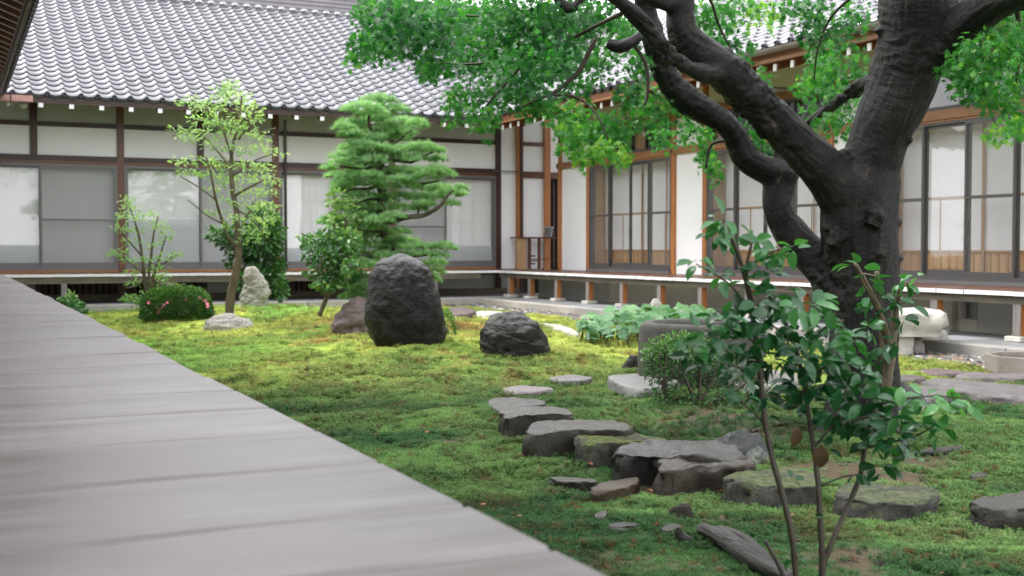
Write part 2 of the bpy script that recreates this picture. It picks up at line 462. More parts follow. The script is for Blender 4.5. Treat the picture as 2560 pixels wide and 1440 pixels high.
def m_leaf(name, stops, rough=0.4, transl=0.35, spec=0.5, nsc=0.0):
    """stops: colour over the 'tint' of joined leaves plus the object's own random (single leaves have tint in object colour)"""
    t = NT(name)
    a = t.n('ShaderNodeAttribute'); a.attribute_name = 'tint'
    ob = t.n('ShaderNodeObjectInfo')
    sc = t.n('ShaderNodeSeparateColor'); t.l(ob.outputs['Color'], sc.inputs[0])
    f = t.math('ADD', a.outputs['Fac'], t.math('SUBTRACT', 1.0, sc.outputs[0]))     # single leaves carry 1 - tint in red
    w = t.noise(t.world(), 3.0, 3)
    f = t.math('ADD', f, t.math('MULTIPLY', t.math('SUBTRACT', w, 0.5), 0.25))
    c = t.ramp(f, stops)
    t.color(c); t.set(Roughness=rough); t.b.inputs['Specular IOR Level'].default_value = spec
    tl = t.n('ShaderNodeBsdfTranslucent'); t.l(t.mix(1.0, c, (1.15, 1.3, 0.6), 'MULTIPLY'), tl.inputs['Color'])
    ms = t.n('ShaderNodeMixShader'); ms.inputs[0].default_value = transl
    t.l(t.b.outputs[0], ms.inputs[1]); t.l(tl.outputs[0], ms.inputs[2]); t.l(ms.outputs[0], t.out.inputs['Surface'])
    return t.m
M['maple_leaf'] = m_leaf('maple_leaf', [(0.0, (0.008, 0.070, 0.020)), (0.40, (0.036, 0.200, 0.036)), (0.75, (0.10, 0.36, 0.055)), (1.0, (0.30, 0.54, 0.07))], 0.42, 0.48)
M['shrub_leaf'] = m_leaf('broad_shrub_leaf', [(0.0, (0.006, 0.040, 0.015)), (0.5, (0.020, 0.100, 0.030)), (0.9, (0.065, 0.22, 0.062)), (1.0, (0.13, 0.33, 0.10))], 0.26, 0.3, 0.5)
M['young_leaf'] = m_leaf('young_leaf', [(0.0, (0.11, 0.23, 0.075)), (0.5, (0.28, 0.44, 0.17)), (1.0, (0.55, 0.68, 0.34))], 0.45, 0.5)
M['dark_leaf'] = m_leaf('evergreen_leaf', [(0.0, (0.018, 0.065, 0.020)), (0.6, (0.055, 0.160, 0.040)), (1.0, (0.15, 0.30, 0.08))], 0.45, 0.25)
M['camellia_leaf'] = m_leaf('camellia_leaf', [(0.0, (0.03, 0.10, 0.035)), (0.6, (0.085, 0.22, 0.06)), (1.0, (0.26, 0.42, 0.13))], 0.3, 0.25)
M['azalea_leaf'] = m_leaf('azalea_leaf', [(0.0, (0.022, 0.075, 0.018)), (0.6, (0.065, 0.17, 0.032)), (1.0, (0.17, 0.30, 0.055))], 0.45, 0.25)
M['fuki_leaf'] = m_leaf('butterbur_leaf', [(0.0, (0.035, 0.11, 0.040)), (0.5, (0.11, 0.26, 0.11)), (1.0, (0.25, 0.44, 0.21))], 0.45, 0.35)
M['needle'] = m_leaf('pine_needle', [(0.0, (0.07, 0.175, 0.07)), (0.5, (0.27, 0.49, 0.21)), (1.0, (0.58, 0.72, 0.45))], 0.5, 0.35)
M['flower'] = m_plain('pink_petal', (0.85, 0.23, 0.36), 0.6, 30, 0.2)
M['twig'] = m_plain('twig_bark', (0.045, 0.034, 0.024), 0.6, 30, 0.4)
M['young_bark'] = m_plain('young_bark', (0.10, 0.078, 0.048), 0.6, 12, 0.4, 0.3)
M['pine_bark'] = m_plain('pine_bark', (0.052, 0.044, 0.028), 0.8, 14, 0.5, 0.6)
M['green_pine_bark'] = M['pine_bark']
M['withered'] = m_plain('withered_leaf', (0.085, 0.048, 0.025), 0.6, 30, 0.4)
M['fallen_leaf'] = m_plain('fallen_leaf', (0.30, 0.12, 0.05), 0.6, 30, 0.4)
def m_bark():
    t = NT('wet_maple_bark')
    at_ = t.n('ShaderNodeAttribute'); at_.attribute_name = 'barkco'
    def cv(sc):
        mp = t.n('ShaderNodeMapping'); mp.inputs['Scale'].default_value = sc; t.l(at_.outputs['Vector'], mp.inputs[0]); return mp.outputs[0]
    n1 = t.noise(cv((1, 1, .22)), 26, 8, 0.72, 0.9)          # fissures along the limb
    n2 = t.noise(cv((1, 1, 4.0)), 9, 7, 0.7, 0.5)            # wrinkles round it
    n3 = t.noise(t.coords(), 2.6, 5, 0.6)
    n4 = t.noise(t.coords(), 60, 5, 0.7)
    c = t.ramp(n1, [(0.3, (0.002, 0.0018, 0.0016)), (0.7, (0.014, 0.012, 0.011))])
    li = t.ramp(t.noise(cv((1, 1, .06)), 30, 3, 0.5, 0.6), [(0.625, (0, 0, 0)), (0.665, (1, 1, 1))])
    br = t.ramp(t.noise(cv((1, 1, 1)), 7, 2), [(0.45, (0, 0, 0)), (0.6, (1, 1, 1))])
    c = t.mix(t.math('MULTIPLY', t.math('MULTIPLY', li, br), 0.7), c, (0.085, 0.062, 0.045))
    pt = t.ramp(n3, [(0.46, (0, 0, 0)), (0.68, (1, 1, 1))])
    c = t.mix(t.math('MULTIPLY', t.math('MULTIPLY', pt, n1), 0.9), c, (0.050, 0.045, 0.043))
    t.color(c); t.set(Roughness=t.math('ADD', t.math('MULTIPLY', n3, 0.30), 0.27))
    t.b.inputs['Specular IOR Level'].default_value = 0.26
    bw = t.n('ShaderNodeAttribute'); bw.attribute_name = 'barkw'
    n5 = t.noise(t.coords(), 20, 8, 0.75, 0.6)
    h = t.mix(0.45, n1, n2); h = t.mix(bw.outputs['Fac'], n5, h); h = t.mix(0.25, h, n4); t.bump(h, 1.0, 0.03)
    return t.m
M['bark'] = m_bark()
def m_water():
    t = NT('still_water'); t.color((0.06, 0.065, 0.035)); t.set(Roughness=0.06)
    t.bump(t.noise(t.world(), 12, 2), 0.05, 0.01); return t.m
M['water'] = m_water()
def m_logwood():
    t = NT('wet_driftwood'); n1 = t.noise(t.coords((2.5, 30, 30)), 1.0, 7, 0.65, 0.6)
    t.color(t.ramp(n1, [(0.3, (0.014, 0.012, 0.011)), (0.7, (0.066, 0.058, 0.054))])); t.set(Roughness=0.5); t.bump(n1, 1.0, 0.02); return t.m
M['log'] = m_logwood()
# ------------------------------------------------------------------ frames of the buildings
A1 = math.atan(1403.0 / F)                    # both wings turn by this angle
n1x, n1y = -math.cos(A1), -math.sin(A1)       # right hall: towards the courtyard
n2x, n2y = math.sin(A1), -math.cos(A1)        # left hall: towards the courtyard
CL, CR = -22.33, -10.96
hallL = empty('main_hall', (CL * n2x, CL * n2y, 0), A1)
hallR = empty('guest_hall', (CR * n1x, CR * n1y, 0), A1 - math.pi / 2)
tag(hallL, 'long hall with silver tiled roof, dark timbers and white plaster across the garden', 'temple hall')
tag(hallR, 'orange timbered hall with glazed sliding windows behind the maple trunk', 'temple hall')
def loc_x(hall, px, t=0.0):
    """local x on the plane t metres in front of the hall's wall that the photograph shows at pixel column px"""
    k = (px - 1280) / F
    c, s = math.cos(A1), math.sin(A1)
    if hall is hallL:
        D = (-CL - t) / (c - s * k); return D * (c * k + s)
    D = (-CR - t) / (c * k + s); return D * (s * k - c)
XL = lambda px, t=0.0: loc_x(hallL, px, t)
XR = lambda px, t=0.0: loc_x(hallR, px, t)
def box(name, parent, x0, x1, y0, y1, z0, z1, mat, bevel=0, mats=None):
    """mesh about its own base point so that its grain differs from its neighbours'"""
    cx, cy = (x0 + x1) / 2, (y0 + y1) / 2
    me = mesh(name, box_v(x0 - cx, x1 - cx, y0 - cy, y1 - cy, 0, z1 - z0), BOXF, mat)
    o = link(name, me, parent); o.location = (cx, cy, z0)
    if bevel:
        b = o.modifiers.new('bevel', 'BEVEL'); b.width = bevel; b.segments = 2
    return o
def sub(o, parent):
    """make o (given in hall coordinates) a child of the part parent, which sits unrotated in the same hall"""
    o.parent = parent; o.location = o.location - parent.location; return o

FL = 0.66      # veranda floor
TER = 0.15     # terrace
W = 1.27       # veranda width

# ------------------------------------------------------------------ roof tiles
def tile_mesh(name, width, length):
    n = 10; prof = []
    for i in range(n + 1):
        u = i / n
        if u < 0.70: z = -0.020 * math.sin(math.pi * u / 0.70)
        else: z = 0.036 * math.sin(math.pi * (u - 0.70) / 0.30)
        prof.append((u * (width + 0.004), z))
    v, f, m = [], [], []
    L = length * 1.14
    for (y, dz) in ((0.0, 0.030), (L, 0.002)):
        for x, z in prof: v.append((x, y, z + dz))
    for x, z in prof: v.append((x, 0.002, z + 0.001))
    k = n + 1
    for i in range(n):
        f.append((i, i + 1, k + i + 1, k + i)); m.append(0)
        f.append((2 * k + i, 2 * k + i + 1, i + 1, i)); m.append(1)
    me = mesh(name, v, f); me.materials.append(M['tile']); me.materials.append(M['tile_edge'])
    me.polygons.foreach_set('material_index', m); me.polygons.foreach_set('use_smooth', [True] * len(f))
    return me
TW, TL = 0.262, 0.243
TAN = 0.50; SLA = math.atan(TAN)
tmesh = tile_mesh('roof_tile', TW, TL)
def eave_mesh():
    b = MB()
    me0 = tmesh
    v = [tuple(q.co) for q in me0.vertices]; f = [tuple(p.vertices) for p in me0.polygons]; mm = [p.material_index for p in me0.polygons]
    b.raw(v, f); b.m = mm
    cx, cz, r = TW * 0.85, 0.036, 0.040            # round end of the roll
    n = 14; ring = [(cx + r * math.cos(a), -0.022, cz + r * math.sin(a)) for a in [2 * math.pi * i / n for i in range(n)]]
    ring2 = [(x, 0.02, z) for x, y, z in ring]
    ri = [(cx + r * 0.72 * math.cos(a), -0.022, cz + r * 0.72 * math.sin(a)) for a in [2 * math.pi * i / n for i in range(n)]]
    rj = [(x, -0.014, z) for x, y, z in ri]
    b.raw(ring + ring2, [(i, i + n, (i + 1) % n + n, (i + 1) % n) for i in range(n)], 1)
    b.raw(ring + ri, [(i, (i + 1) % n, (i + 1) % n + n, i + n) for i in range(n)], 1)
    b.raw(ri + rj, [(i, (i + 1) % n, (i + 1) % n + n, i + n) for i in range(n)] + [tuple(range(n, 2 * n))], 1)
    hang = []                                        # the lip hanging under the trough
    for i in range(7):
        u = i / 6 * 0.70 * TW; z = -0.020 * math.sin(math.pi * i / 6)
        hang += [(u, -0.003, z + 0.032), (u, -0.003, z - 0.020 - 0.016 * math.sin(math.pi * i / 6))]
    b.raw(hang, [(2 * i, 2 * i + 1, 2 * i + 3, 2 * i + 2) for i in range(6)], 1)
    me = mesh('eave_tile', b.v, b.f); me.materials.append(M['tile']); me.materials.append(M['tile_edge'])
    me.polygons.foreach_set('material_index', b.m); me.polygons.foreach_set('use_smooth', [True] * len(b.f))
    return me
emesh = eave_mesh()
def roof_tiles(roof, x0, cols, rows, ye, ze, keep, maxn):
    """tiles in hall coordinates; roof slopes up in +y from (ye, ze). keep(x, row) culls along valleys"""
    cs, sn = math.cos(SLA), math.sin(SLA)
    rot = Matrix.Rotation(SLA, 4, 'X')
    cand = []
    for r in range(rows):
        for c in range(cols):
            x = x0 + c * TW
            if not keep(x, r): continue
            y, z = ye + r * TL * cs, ze + r * TL * sn
            cand.append((x, y, z, r, c))
    # the tiles that show largest: nearest the eye within the frame
    H = roof.parent
    mw = Matrix.Translation(H.location) @ Matrix.Rotation(H.rotation_euler.z, 4, 'Z')
    def score(q):
        p = mw @ Vector((q[0], q[1], q[2])); px = 1280 + F * p.x / p.y; py = 620 - F * (p.z - EYE) / p.y
        out = (px < -30) or (px > 2600) or (py < -30)
        return (1000 if out else 0) + p.length
    cand.sort(key=score)
    single, rest = cand[:maxn], cand[maxn:]
    for (x, y, z, r, c) in single:
        me = emesh if r == 0 else tmesh
        o = bpy.data.objects.new('eave_tile' if r == 0 else 'roof_tile', me); COL.objects.link(o); o.parent = roof
        o.matrix_local = Matrix.Translation((x, y, z + random.uniform(-.002, .002))) @ rot @ Matrix.Rotation(random.uniform(-.006, .006), 4, 'Y')
    if rest:
        for key, me in ((True, emesh), (False, tmesh)):
            q = [t for t in rest if (t[3] == 0) == key]
            if not q: continue
            V = np.array([tuple(v.co) for v in me.vertices]); 
            ca, sa = math.cos(SLA), math.sin(SLA)
            Rm = np.array([[1, 0, 0], [0, ca, -sa], [0, sa, ca]]); V = V @ Rm.T
            P = np.array([(t[0], t[1], t[2]) for t in q])
            P[:, 2] += rng.uniform(-.002, .002, len(P))
            allv = (V[None] + P[:, None]).reshape(-1, 3)
            fl = [tuple(p.vertices) for p in me.polygons]
            mi = [p.material_index for p in me.polygons]
            vv = allv.tolist(); ff = []; mm = []
            for i in range(len(q)):
                b = i * len(V); ff += [tuple(j + b for j in p) for p in fl]; mm += mi
            m2 = mesh('distant_tiles', vv, ff, M['tile']); m2.materials.append(M['tile_edge'])
            m2.polygons.foreach_set('material_index', mm); m2.polygons.foreach_set('use_smooth', [True] * len(ff))
            o = link('tiles', m2, roof); tag(o, kind='stuff')
def wood_rafters(parent, xs, yfar, yend, ztop_end, mat, w=0.07, h=0.085, slope=0.34):
    L = yfar - yend
    me = mesh('rafter', [(-w/2, 0, 0), (w/2, 0, 0), (w/2, L, L*slope), (-w/2, L, L*slope), (-w/2, 0, h), (w/2, 0, h), (w/2, L, L*slope+h), (-w/2, L, L*slope+h)], BOXF, mat)
    mc = mesh('rafter_end', box_v(-w/2-.002, w/2+.002, -.006, 0.012, -.002, h+.002), BOXF, M['white_paint'])
    for x in xs:
        o = link('rafter', me, parent); o.location = (x, yend, ztop_end - h)
        e = link('rafter_end', mc, o)

# ================================================================== LEFT HALL
EZ = 3.60
yE = -1.50
slopeL = (5.84) / math.cos(SLA); rowsL = 27
xl0 = XL(-180, 1.5); xcorner = 9.87 + 0.55
def keepL(x, r):
    y = yE + r * TL * math.cos(SLA)
    # valley with the right hall's roof runs back at 45 degrees
    return x + TW < 9.85 - (y - yE) * 0.0 + (0.0 if r else 0.0) + (y - yE) + 0.1
roofL = MB()
xa, xb, yr = xl0 - 0.3, 10.2, yE + rowsL * TL * math.cos(SLA)
zr = EZ + rowsL * TL * math.sin(SLA)
roofL.raw([(xa, yE+.05, EZ-.05), (xb, yE+.05, EZ-.05), (xb+6.4, yr, zr-.03), (xa, yr, zr-.03), (xa, yE+.05, EZ-.12), (xb, yE+.05, EZ-.12), (xb+6.4, yr, zr-.25), (xa, yr, zr-.25)],
          [(0,1,2,3),(4,7,6,5),(0,4,5,1),(1,5,6,2),(2,6,7,3),(3,7,4,0)])
roofL = roofL.build('roof', M['dark_wood'], hallL)
colsL = int((16.5 - xl0) / TW) + 1
roof_tiles(roofL, xl0, colsL, rowsL, yE, EZ, keepL, 300)
# ridge
rb = MB(); rb.box(xa, xb+6, yr-.16, yr+.25, zr-.05, zr+.40); rb = rb.build('ridge', M['ridge_tile'], roofL)
for k in range(4):
    b = MB(); b.box(xa, xb+6, yr-.19, yr+.28, zr+.02+k*.095, zr+.045+k*.095); b.build('ridge_course', M['ridge_tile'], roofL)
mw_ = mesh('ridge_plaster', [(0,0,0),(TW*.62,0,0),(TW*.62,.05,.09),(0,.05,.09),(TW*.31,-.06,.03)], [(0,4,3),(4,1,2),(0,1,4),(4,2,3)], M['white_paint'])
for c in range(int((xb+6-xa)/TW)):
    o = link('ridge_plaster', mw_, roofL); o.location = (xa + .05 + c*TW, yr-.17, zr-.045)
mrt = MB(); mrt.tube([(0,0,0),(TW-.01,0,0)], .075, 8); mrt_me = mrt.build('ridge_cap', M['tile_edge'], roofL); 
mrt_me.location = (xa, yr+.05, zr+.42)
for c in range(1, int((xb+6-xa)/TW)):
    o = link('ridge_cap', mrt_me.data, roofL); o.location = (xa + c*TW, yr+.05, zr+.42)
# eave boards, soffit, rafters
box('fascia', hallL, xa, 9.6, -1.46, -1.42, EZ-.085, EZ-.005, M['dark_wood'])
sof = MB(); sof.raw([(xa,-1.42,EZ-.03),(xb,-1.42,EZ-.03),(xb,0.1,EZ+.47),(xa,0.1,EZ+.47),(xa,-1.42,EZ-.05),(xb,-1.42,EZ-.05),(xb,0.1,EZ+.45),(xa,0.1,EZ+.45)], BOXF)
sof.build('soffit', M['dark_wood'], hallL)
x107 = XL(107, 1.4); sp = (XL(806, 1.4) - XL(107, 1.4)) / 10
wood_rafters(hallL, [x107 + sp*i for i in range(-2, 18)], 0.0, -1.44, EZ-.105, M['dark_wood'])
# wall
xw0, xw1 = XL(-150), XL(1245)
pA, pB, pC, pD, pE_ = XL(304), XL(690), XL(979), XL(1244), XL(88)
TB0, TB1 = 3.24, 3.32           # upper beam
NG0, NG1 = 2.645, 2.735         # nageshi
posts = [(XL(-110), 1), (pA, 1), (pB, 1), (pC, 1), (pD, 1), (pE_, 0), (XL(503), 0), (XL(1113), 2)]
xs_full = sorted([p for p, k in posts if k == 1])
xs_up = sorted([p for p, k in posts if k in (0, 1)])
PW = 0.062
for p, k in posts:
    if k == 1:
        box('post', hallL, p-PW, p+PW, -.045, .06, .15, 4.05, M['brown_wood_v' if p < pD-.1 else 'dark_wood_v'])
    elif k == 0:
        box('strut', hallL, p-PW, p+PW, -.043, .05, NG1, 4.05, M['dark_wood_v'])
for a, b in zip(xs_up[:-1], xs_up[1:]):
    box('plaster_panel', hallL, a+PW, b-PW, -.012, .05, NG1, TB0, M['plaster'])
    box('upper_panel', hallL, a+PW, b-PW, -.012, .05, TB1, 4.1, M['plaster_grey'])  # grey plaster colour carries the shade under the soffit
    box('upper_beam', hallL, a+PW, b-PW, -.038, .05, TB0, TB1, M['dark_wood'])
for a, b in zip(xs_full[:-1], xs_full[1:]):
    box('lintel_beam', hallL, a+PW, b-PW, -.060, .05, NG0, NG1, M['dark_wood'])
    box('window_head', hallL, a+PW, b-PW, -.052, .05, 2.585, NG0-.002, M['brown_wood'])
    box('window_sill', hallL, a+PW, b-PW, -.060, .05, FL+.002, FL+.045, M['orange_wood'])
def sash(hall, x0, x1, yf, z0, z1, glass, fm, stile=.035, rail=.035, bottom=.09, midbar=None, mid_m=None, name='window'):
    """one sliding sash: stiles and rails as the frame part, its pane below it"""
    b = MB()
    b.box(x0, x0+stile, yf-.018, yf+.018, z0, z1); b.box(x1-stile, x1, yf-.018, yf+.018, z0, z1)
    b.box(x0+stile, x1-stile, yf-.017, yf+.017, z1-rail, z1); b.box(x0+stile, x1-stile, yf-.017, yf+.017, z0, z0+bottom)
    if midbar: b.box(x0+stile, x1-stile, yf-.016, yf+.016, midbar-.017, midbar+.017)
    o = b.build(name, fm, hall)
    def pane(za, zb, gm):
        p = MB(); p.box(x0+stile-.002, x1-stile+.002, yf-.003, yf+.003, za, zb); p.build('pane', gm, o)
    if isinstance(glass, tuple):
        zs, gl, gu = glass
        pane(z0+bottom-.002, zs, gl); pane(zs+.001, z1-rail+.002, gu)
    else: pane(z0+bottom-.002, z1-rail+.002, glass)
    return o
zt, zb = 2.583, FL + .055
def left_window(x0, x1, kinds):
    f = MB()
    f.box(x0, x0+.03, -.05, .05, zb, zt); f.box(x1-.03, x1, -.05, .05, zb, zt)
    f.box(x0+.03, x1-.03, -.05, .05, zt-.045, zt); f.box(x0+.03, x1-.03, -.05, .05, zb-.01, zb+.035)
    f.build('window_frame', M['frame_grey'], hallL)
    n = len(kinds); w = (x1-x0-.06)/n
    for i, k in enumerate(kinds):
        a, b = x0+.03+i*w, x0+.03+(i+1)*w
        if k[0] == 'L':
            sash(hallL, a-(.01 if i else 0), b+(.01 if i < n-1 else 0), .018 if i % 2 else .015, zb+.036, zt-.046, (k[1], M['pane_reflection'], M['glass']), M['frame_grey'])
        else:
            sash(hallL, a-(.01 if i else 0), b+(.01 if i < n-1 else 0), -.020, zb+.036, zt-.046, M['screen'], M['frame_grey'], midbar=k[1])
    # paper screens behind the glass
    for i in range(n):
        a, b = x0+.03+i*w, x0+.03+(i+1)*w
        box('paper_screen', hallL, a, b-.002, .13, .15, zb, zt, M['paper'])
    for zz in (1.63,):
        box('screen_rail', hallL, x0+.03, x1-.03, .122, .129, zz-.012, zz+.012, M['white_paint'])
    box('reveal', hallL, x0, x0+.01, .06, .16, zb, zt, M['frame_grey']); box('reveal', hallL, x1-.01, x1, .06, .16, zb, zt, M['frame_grey'])
    box('reveal', hallL, x0, x1, .052, .16, zt+.001, zt+.02, M['frame_grey'])
left_window(xs_full[0]+PW, pA-PW, [('L', 1.15), ('S', 1.60)])
left_window(pA+PW, pB-PW, [('L', 1.62), ('S', None)])
left_window(pB+PW, pC-PW, [('L', 1.10), ('S', None)])
left_window(pC+PW, pD-PW, [('S', 1.53), ('L', 1.15)])
# wall to the right of the corner post and across the passage
x1290, x1304, x1358, x1373, x1398 = XL(1288), XL(1304), XL(1358), XL(1373), XL(1402)
box('plaster_panel', hallL, pD+PW, x1290, -.012, .05, FL+.01, NG0-.01, M['plaster'])
box('plaster_panel', hallL, pD+PW, x1290, -.012, .05, NG0, 3.9, M['plaster'])
box('post', hallL, x1290, x1304-.06, -.06, .05, .15, 3.95, M['orange_wood_v'])
box('post', hallL, x1304-.06, x1304, -.075, .05, .15, 3.95, M['dark_wood_v'])
box('plaster_panel', hallL, x1304, x1358, -.012, .05, FL+.01, NG0-.08, M['plaster'])
box('plaster_panel', hallL, x1304, x1358, -.012, .05, NG1-.03, TB0, M['plaster'])
box('plaster_panel', hallL, x1304, x1358, -.012, .05, TB1, 3.9, M['plaster'])
box('plaster_panel', hallL, x1373, x1398+1.6, -.012, .05, NG1-.03, 3.9, M['plaster'])
box('passage_beam', hallL, x1304, x1358, -.05, .05, NG0-.08, NG1-.03, M['brown_wood'])
box('passage_beam', hallL, x1373, x1398+1.6, -.05, .05, NG0-.08, NG1-.03, M['brown_wood'])
box('passage_beam', hallL, x1304, x1358, -.05, .05, TB0, TB1, M['brown_wood'])
box('post', hallL, x1358, x1373, -.06, .05, .15, 3.9, M['orange_wood_v'])
box('passage_dark_sheet', hallL, x1373, x1398+1.6, .3, .34, .15, NG0, M['dark_void'])  # near-black sheet standing in for the darkness of the open passage
for i in range(8):
    box('passage_slat', hallL, x1373+.03+i*.10, x1373+.07+i*.10, .27, .298, .7, NG0-.1, M['dark_wood_v'])
# base of the wall: plaster, lattice vents, beams
box('ground_sill', hallL, xw0, pD+.5, -.07, .05, TER+.001, TER+.12, M['under_beam'])
box('floor_beam', hallL, xw0, pD+.5, -.06, .05, .55, FL-.06, M['dark_wood'])
lat = [(XL(88), XL(305)), (XL(313), XL(407)), (XL(430), XL(517)), (XL(712), XL(850))]
xprev = xw0
for a, b in lat:
    box('base_panel', hallL, xprev, a, -.012, .05, TER+.12, .55, M['plaster_grey'])
    box('lattice_frame', hallL, a, a+.10, -.04, .05, TER+.12, .55, M['lattice_wood'])
    box('lattice_frame', hallL, b-.10, b, -.04, .05, TER+.12, .55, M['lattice_wood'])
    n = int((b-a-.2)/.105)
    for i in range(n):
        x = a+.10+(i+.5)*(b-a-.2)/n
        box('lattice_slat', hallL, x-.036, x+.036, -.03, .0, TER+.12, .55, M['lattice_wood'])
    box('lattice_back', hallL, a+.1, b-.1, .12, .14, TER+.1, .56, M['dark_void'])
    xprev = b
box('base_panel', hallL, xprev, pD+.5, -.012, .05, TER+.12, .55, M['plaster_grey'])
# veranda of the left hall
def veranda(hall, x0, x1, yin, yout, bw=.13, name='veranda_board', skip=None):
    me = mesh(name, box_v(-bw/2+.0015, bw/2-.0015, 0, yin-yout, 0, .045), BOXF)
    me.materials.append(M['veranda']); me.materials.append(M['white_paint']); me.polygons.foreach_set('material_index', [0, 0, 1, 0, 0, 0])
    n = int((x1-x0)/bw)
    for i in range(n):
        x = x0 + (i+.5)*bw
        if skip and skip(x): continue
        o = link(name, me, hall); o.location = (x, yout + random.uniform(-.004, .004), FL-.045 + random.uniform(-.002, .002))
xd = XL(-170, W)
jn = 9.15
veranda(hallL, xd, xd + int((jn-xd)/.13)*.13 + .13*12, -.02, -W)
box('edge_beam', hallL, xd, jn+.2, -W+.02, -W+.10, .50, FL-.046, M['under_beam'])
for px in (159, 420, 700):
    x = XL(px, 1.2); box('veranda_post', hallL, x-.045, x+.045, -1.25, -1.16, TER+.05, .50, M['grey_wood'], .004)
    box('footing', hallL, x-.09, x+.09, -1.30, -1.11, TER+.002, TER+.05, M['kerb'], .008)
for x in (7.2, 8.4):
    box('veranda_post', hallL, x-.045, x+.045, -1.25, -1.16, TER+.05, .50, M['grey_wood'], .004)
# copper gutter piece, lamp and downpipe
g0, g1 = XL(-60, 1.5), XL(87, 1.5)
b = MB(); b.box(g0, g1, -1.62, -1.47, EZ-.13, EZ-.115); b.box(g0, g1, -1.63, -1.615, EZ-.13, EZ-.03); b.box(g0, g1, -1.48, -1.465, EZ-.13, EZ-.03); b.box(g1-.01, g1, -1.615, -1.48, EZ-.115, EZ-.03)
g = b.build('gutter', M['copper'], hallL); box('gutter_bracket', hallL, XL(32,1.5)-.01, XL(32,1.5)+.01, -1.64, -1.632, EZ-.22, EZ-.02, M['dark_wood'])
lampx = XL(65, 1.2)
bm = bmesh.new(); bmesh.ops.create_uvsphere(bm, u_segments=16, v_segments=10, radius=.055); 
me = bpy.data.meshes.new('eave_lamp'); bm.to_mesh(me); bm.free(); o = link('eave_lamp', me, hallL, M['ivory_plastic'], True); o.location = (lampx, -1.2, EZ-.14)
dpx = XL(702, .1)
b = MB(); b.tube([(dpx+.1, -.10, .2), (dpx+.1, -.10, 3.3), (dpx+.05, -.3, 3.5)], .028, 10); b.build('downpipe', M['frame_metal'], hallL, True)
x = XL(1232, .1); box('eave_hook', hallL, x, x+.9, -.12, -.09, 2.68, 2.70, M['frame_metal'])

# ================================================================== RIGHT HALL
yER = -1.50
EZR = 3.65
X0, X1 = XR(1403), -5.0
rowsR = 26
def keepR(x, r):
    y = r * TL * math.cos(SLA)
    return x > -22.33 + 1.5 - y - .15
xr_start = -22.33 + 1.5 - 6.4
roofR = MB(); yr2 = yER + rowsR*TL*math.cos(SLA); zr2 = EZR + rowsR*TL*math.sin(SLA)
roofR.raw([(-20.7, yER+.05, EZR-.05), (X1, yER+.05, EZR-.05), (X1, yr2, zr2-.03), (-20.7-6, yr2, zr2-.03), (-20.7, yER+.05, EZR-.12), (X1, yER+.05, EZR-.12), (X1, yr2, zr2-.2), (-26.7, yr2, zr2-.2)],
          [(0,1,2,3),(4,7,6,5),(0,4,5,1),(1,5,6,2),(2,6,7,3),(3,7,4,0)])
roofR = roofR.build('roof', M['rafter_wood'], hallR)
roof_tiles(roofR, xr_start, int((X1-xr_start)/TW), rowsR, yER, EZR, keepR, 300)
box('fascia', hallR, -20.7, X1, -1.44, -1.375, EZR-.17, EZR-.02, M['orange_wood'])
sof = MB(); sof.raw([(-20.8,-1.38,EZR-.03),(X1,-1.38,EZR-.03),(X1,0.1,EZR+.40),(-20.8,0.1,EZR+.40),(-20.8,-1.38,EZR-.05),(X1,-1.38,EZR-.05),(X1,0.1,EZR+.38),(-20.8,0.1,EZR+.38)], BOXF)
sof.build('soffit', M['rafter_wood'], hallR)
wood_rafters(hallR, [-20.6 + .345*i for i in range(44)], 0.0, -1.36, EZR-.19, M['rafter_wood'], .055, .085, .30)
# gutter
b = MB(); gn = 8
for i in range(gn):
    a0, a1 = math.pi + math.pi*i/gn, math.pi + math.pi*(i+1)/gn
    b.raw([(-14.8, -1.56+.06*math.cos(a0), EZR-.03+.06*math.sin(a0)), (X1, -1.56+.06*math.cos(a0), EZR-.03+.06*math.sin(a0)), (X1, -1.56+.06*math.cos(a1), EZR-.03+.06*math.sin(a1)), (-14.8, -1.56+.06*math.cos(a1), EZR-.03+.06*math.sin(a1))], [(0,1,2,3)])
b.build('gutter', M['gutter'], hallR, True)
b = MB(); b.tube([(-12.75,-1.56,EZR-.08),(-12.75,-1.54,EZR-.3),(-12.74,-1.3,EZR-.42),(-12.74,-.2,EZR-.45)], .025, 8); b.build('downpipe', M['gutter'], hallR, True)
# walls: solid and glazed bays
xs = [X0, XR(1474), XR(1687), XR(1766), XR(2078), -11.87, -8.90, -7.99, -5.2]
kinds = ['solid', 'glass', 'solid', 'glass', 'solid', 'glass', 'solid', 'glass']
PR = .055
LB0, LB1 = 2.66, 2.775    # lintel beam
UB0, UB1 = 3.24, 3.36
for i, x in enumerate(xs):
    box('post', hallR, x-PR, x+PR, -.05, .06, .15, LB0, M['orange_wood_v'])
    box('post', hallR, x-PR, x+PR, -.048, .06, LB1, 4.0, M['orange_wood_v'])
    s = MB(); s.tube([(x, -.108, (LB0+LB1)/2), (x, -.082, (LB0+LB1)/2)], .036, 14); s.tube([(x, -.122, (LB0+LB1)/2), (x, -.109, (LB0+LB1)/2)], [.012, .016], 10, 1)
    s.build('stud', [M['frame_metal'], M['brass']], hallR, False)
box('lintel_beam', hallR, xs[0]-PR, xs[-1], -.080, .06, LB0, LB1, M['orange_wood'])
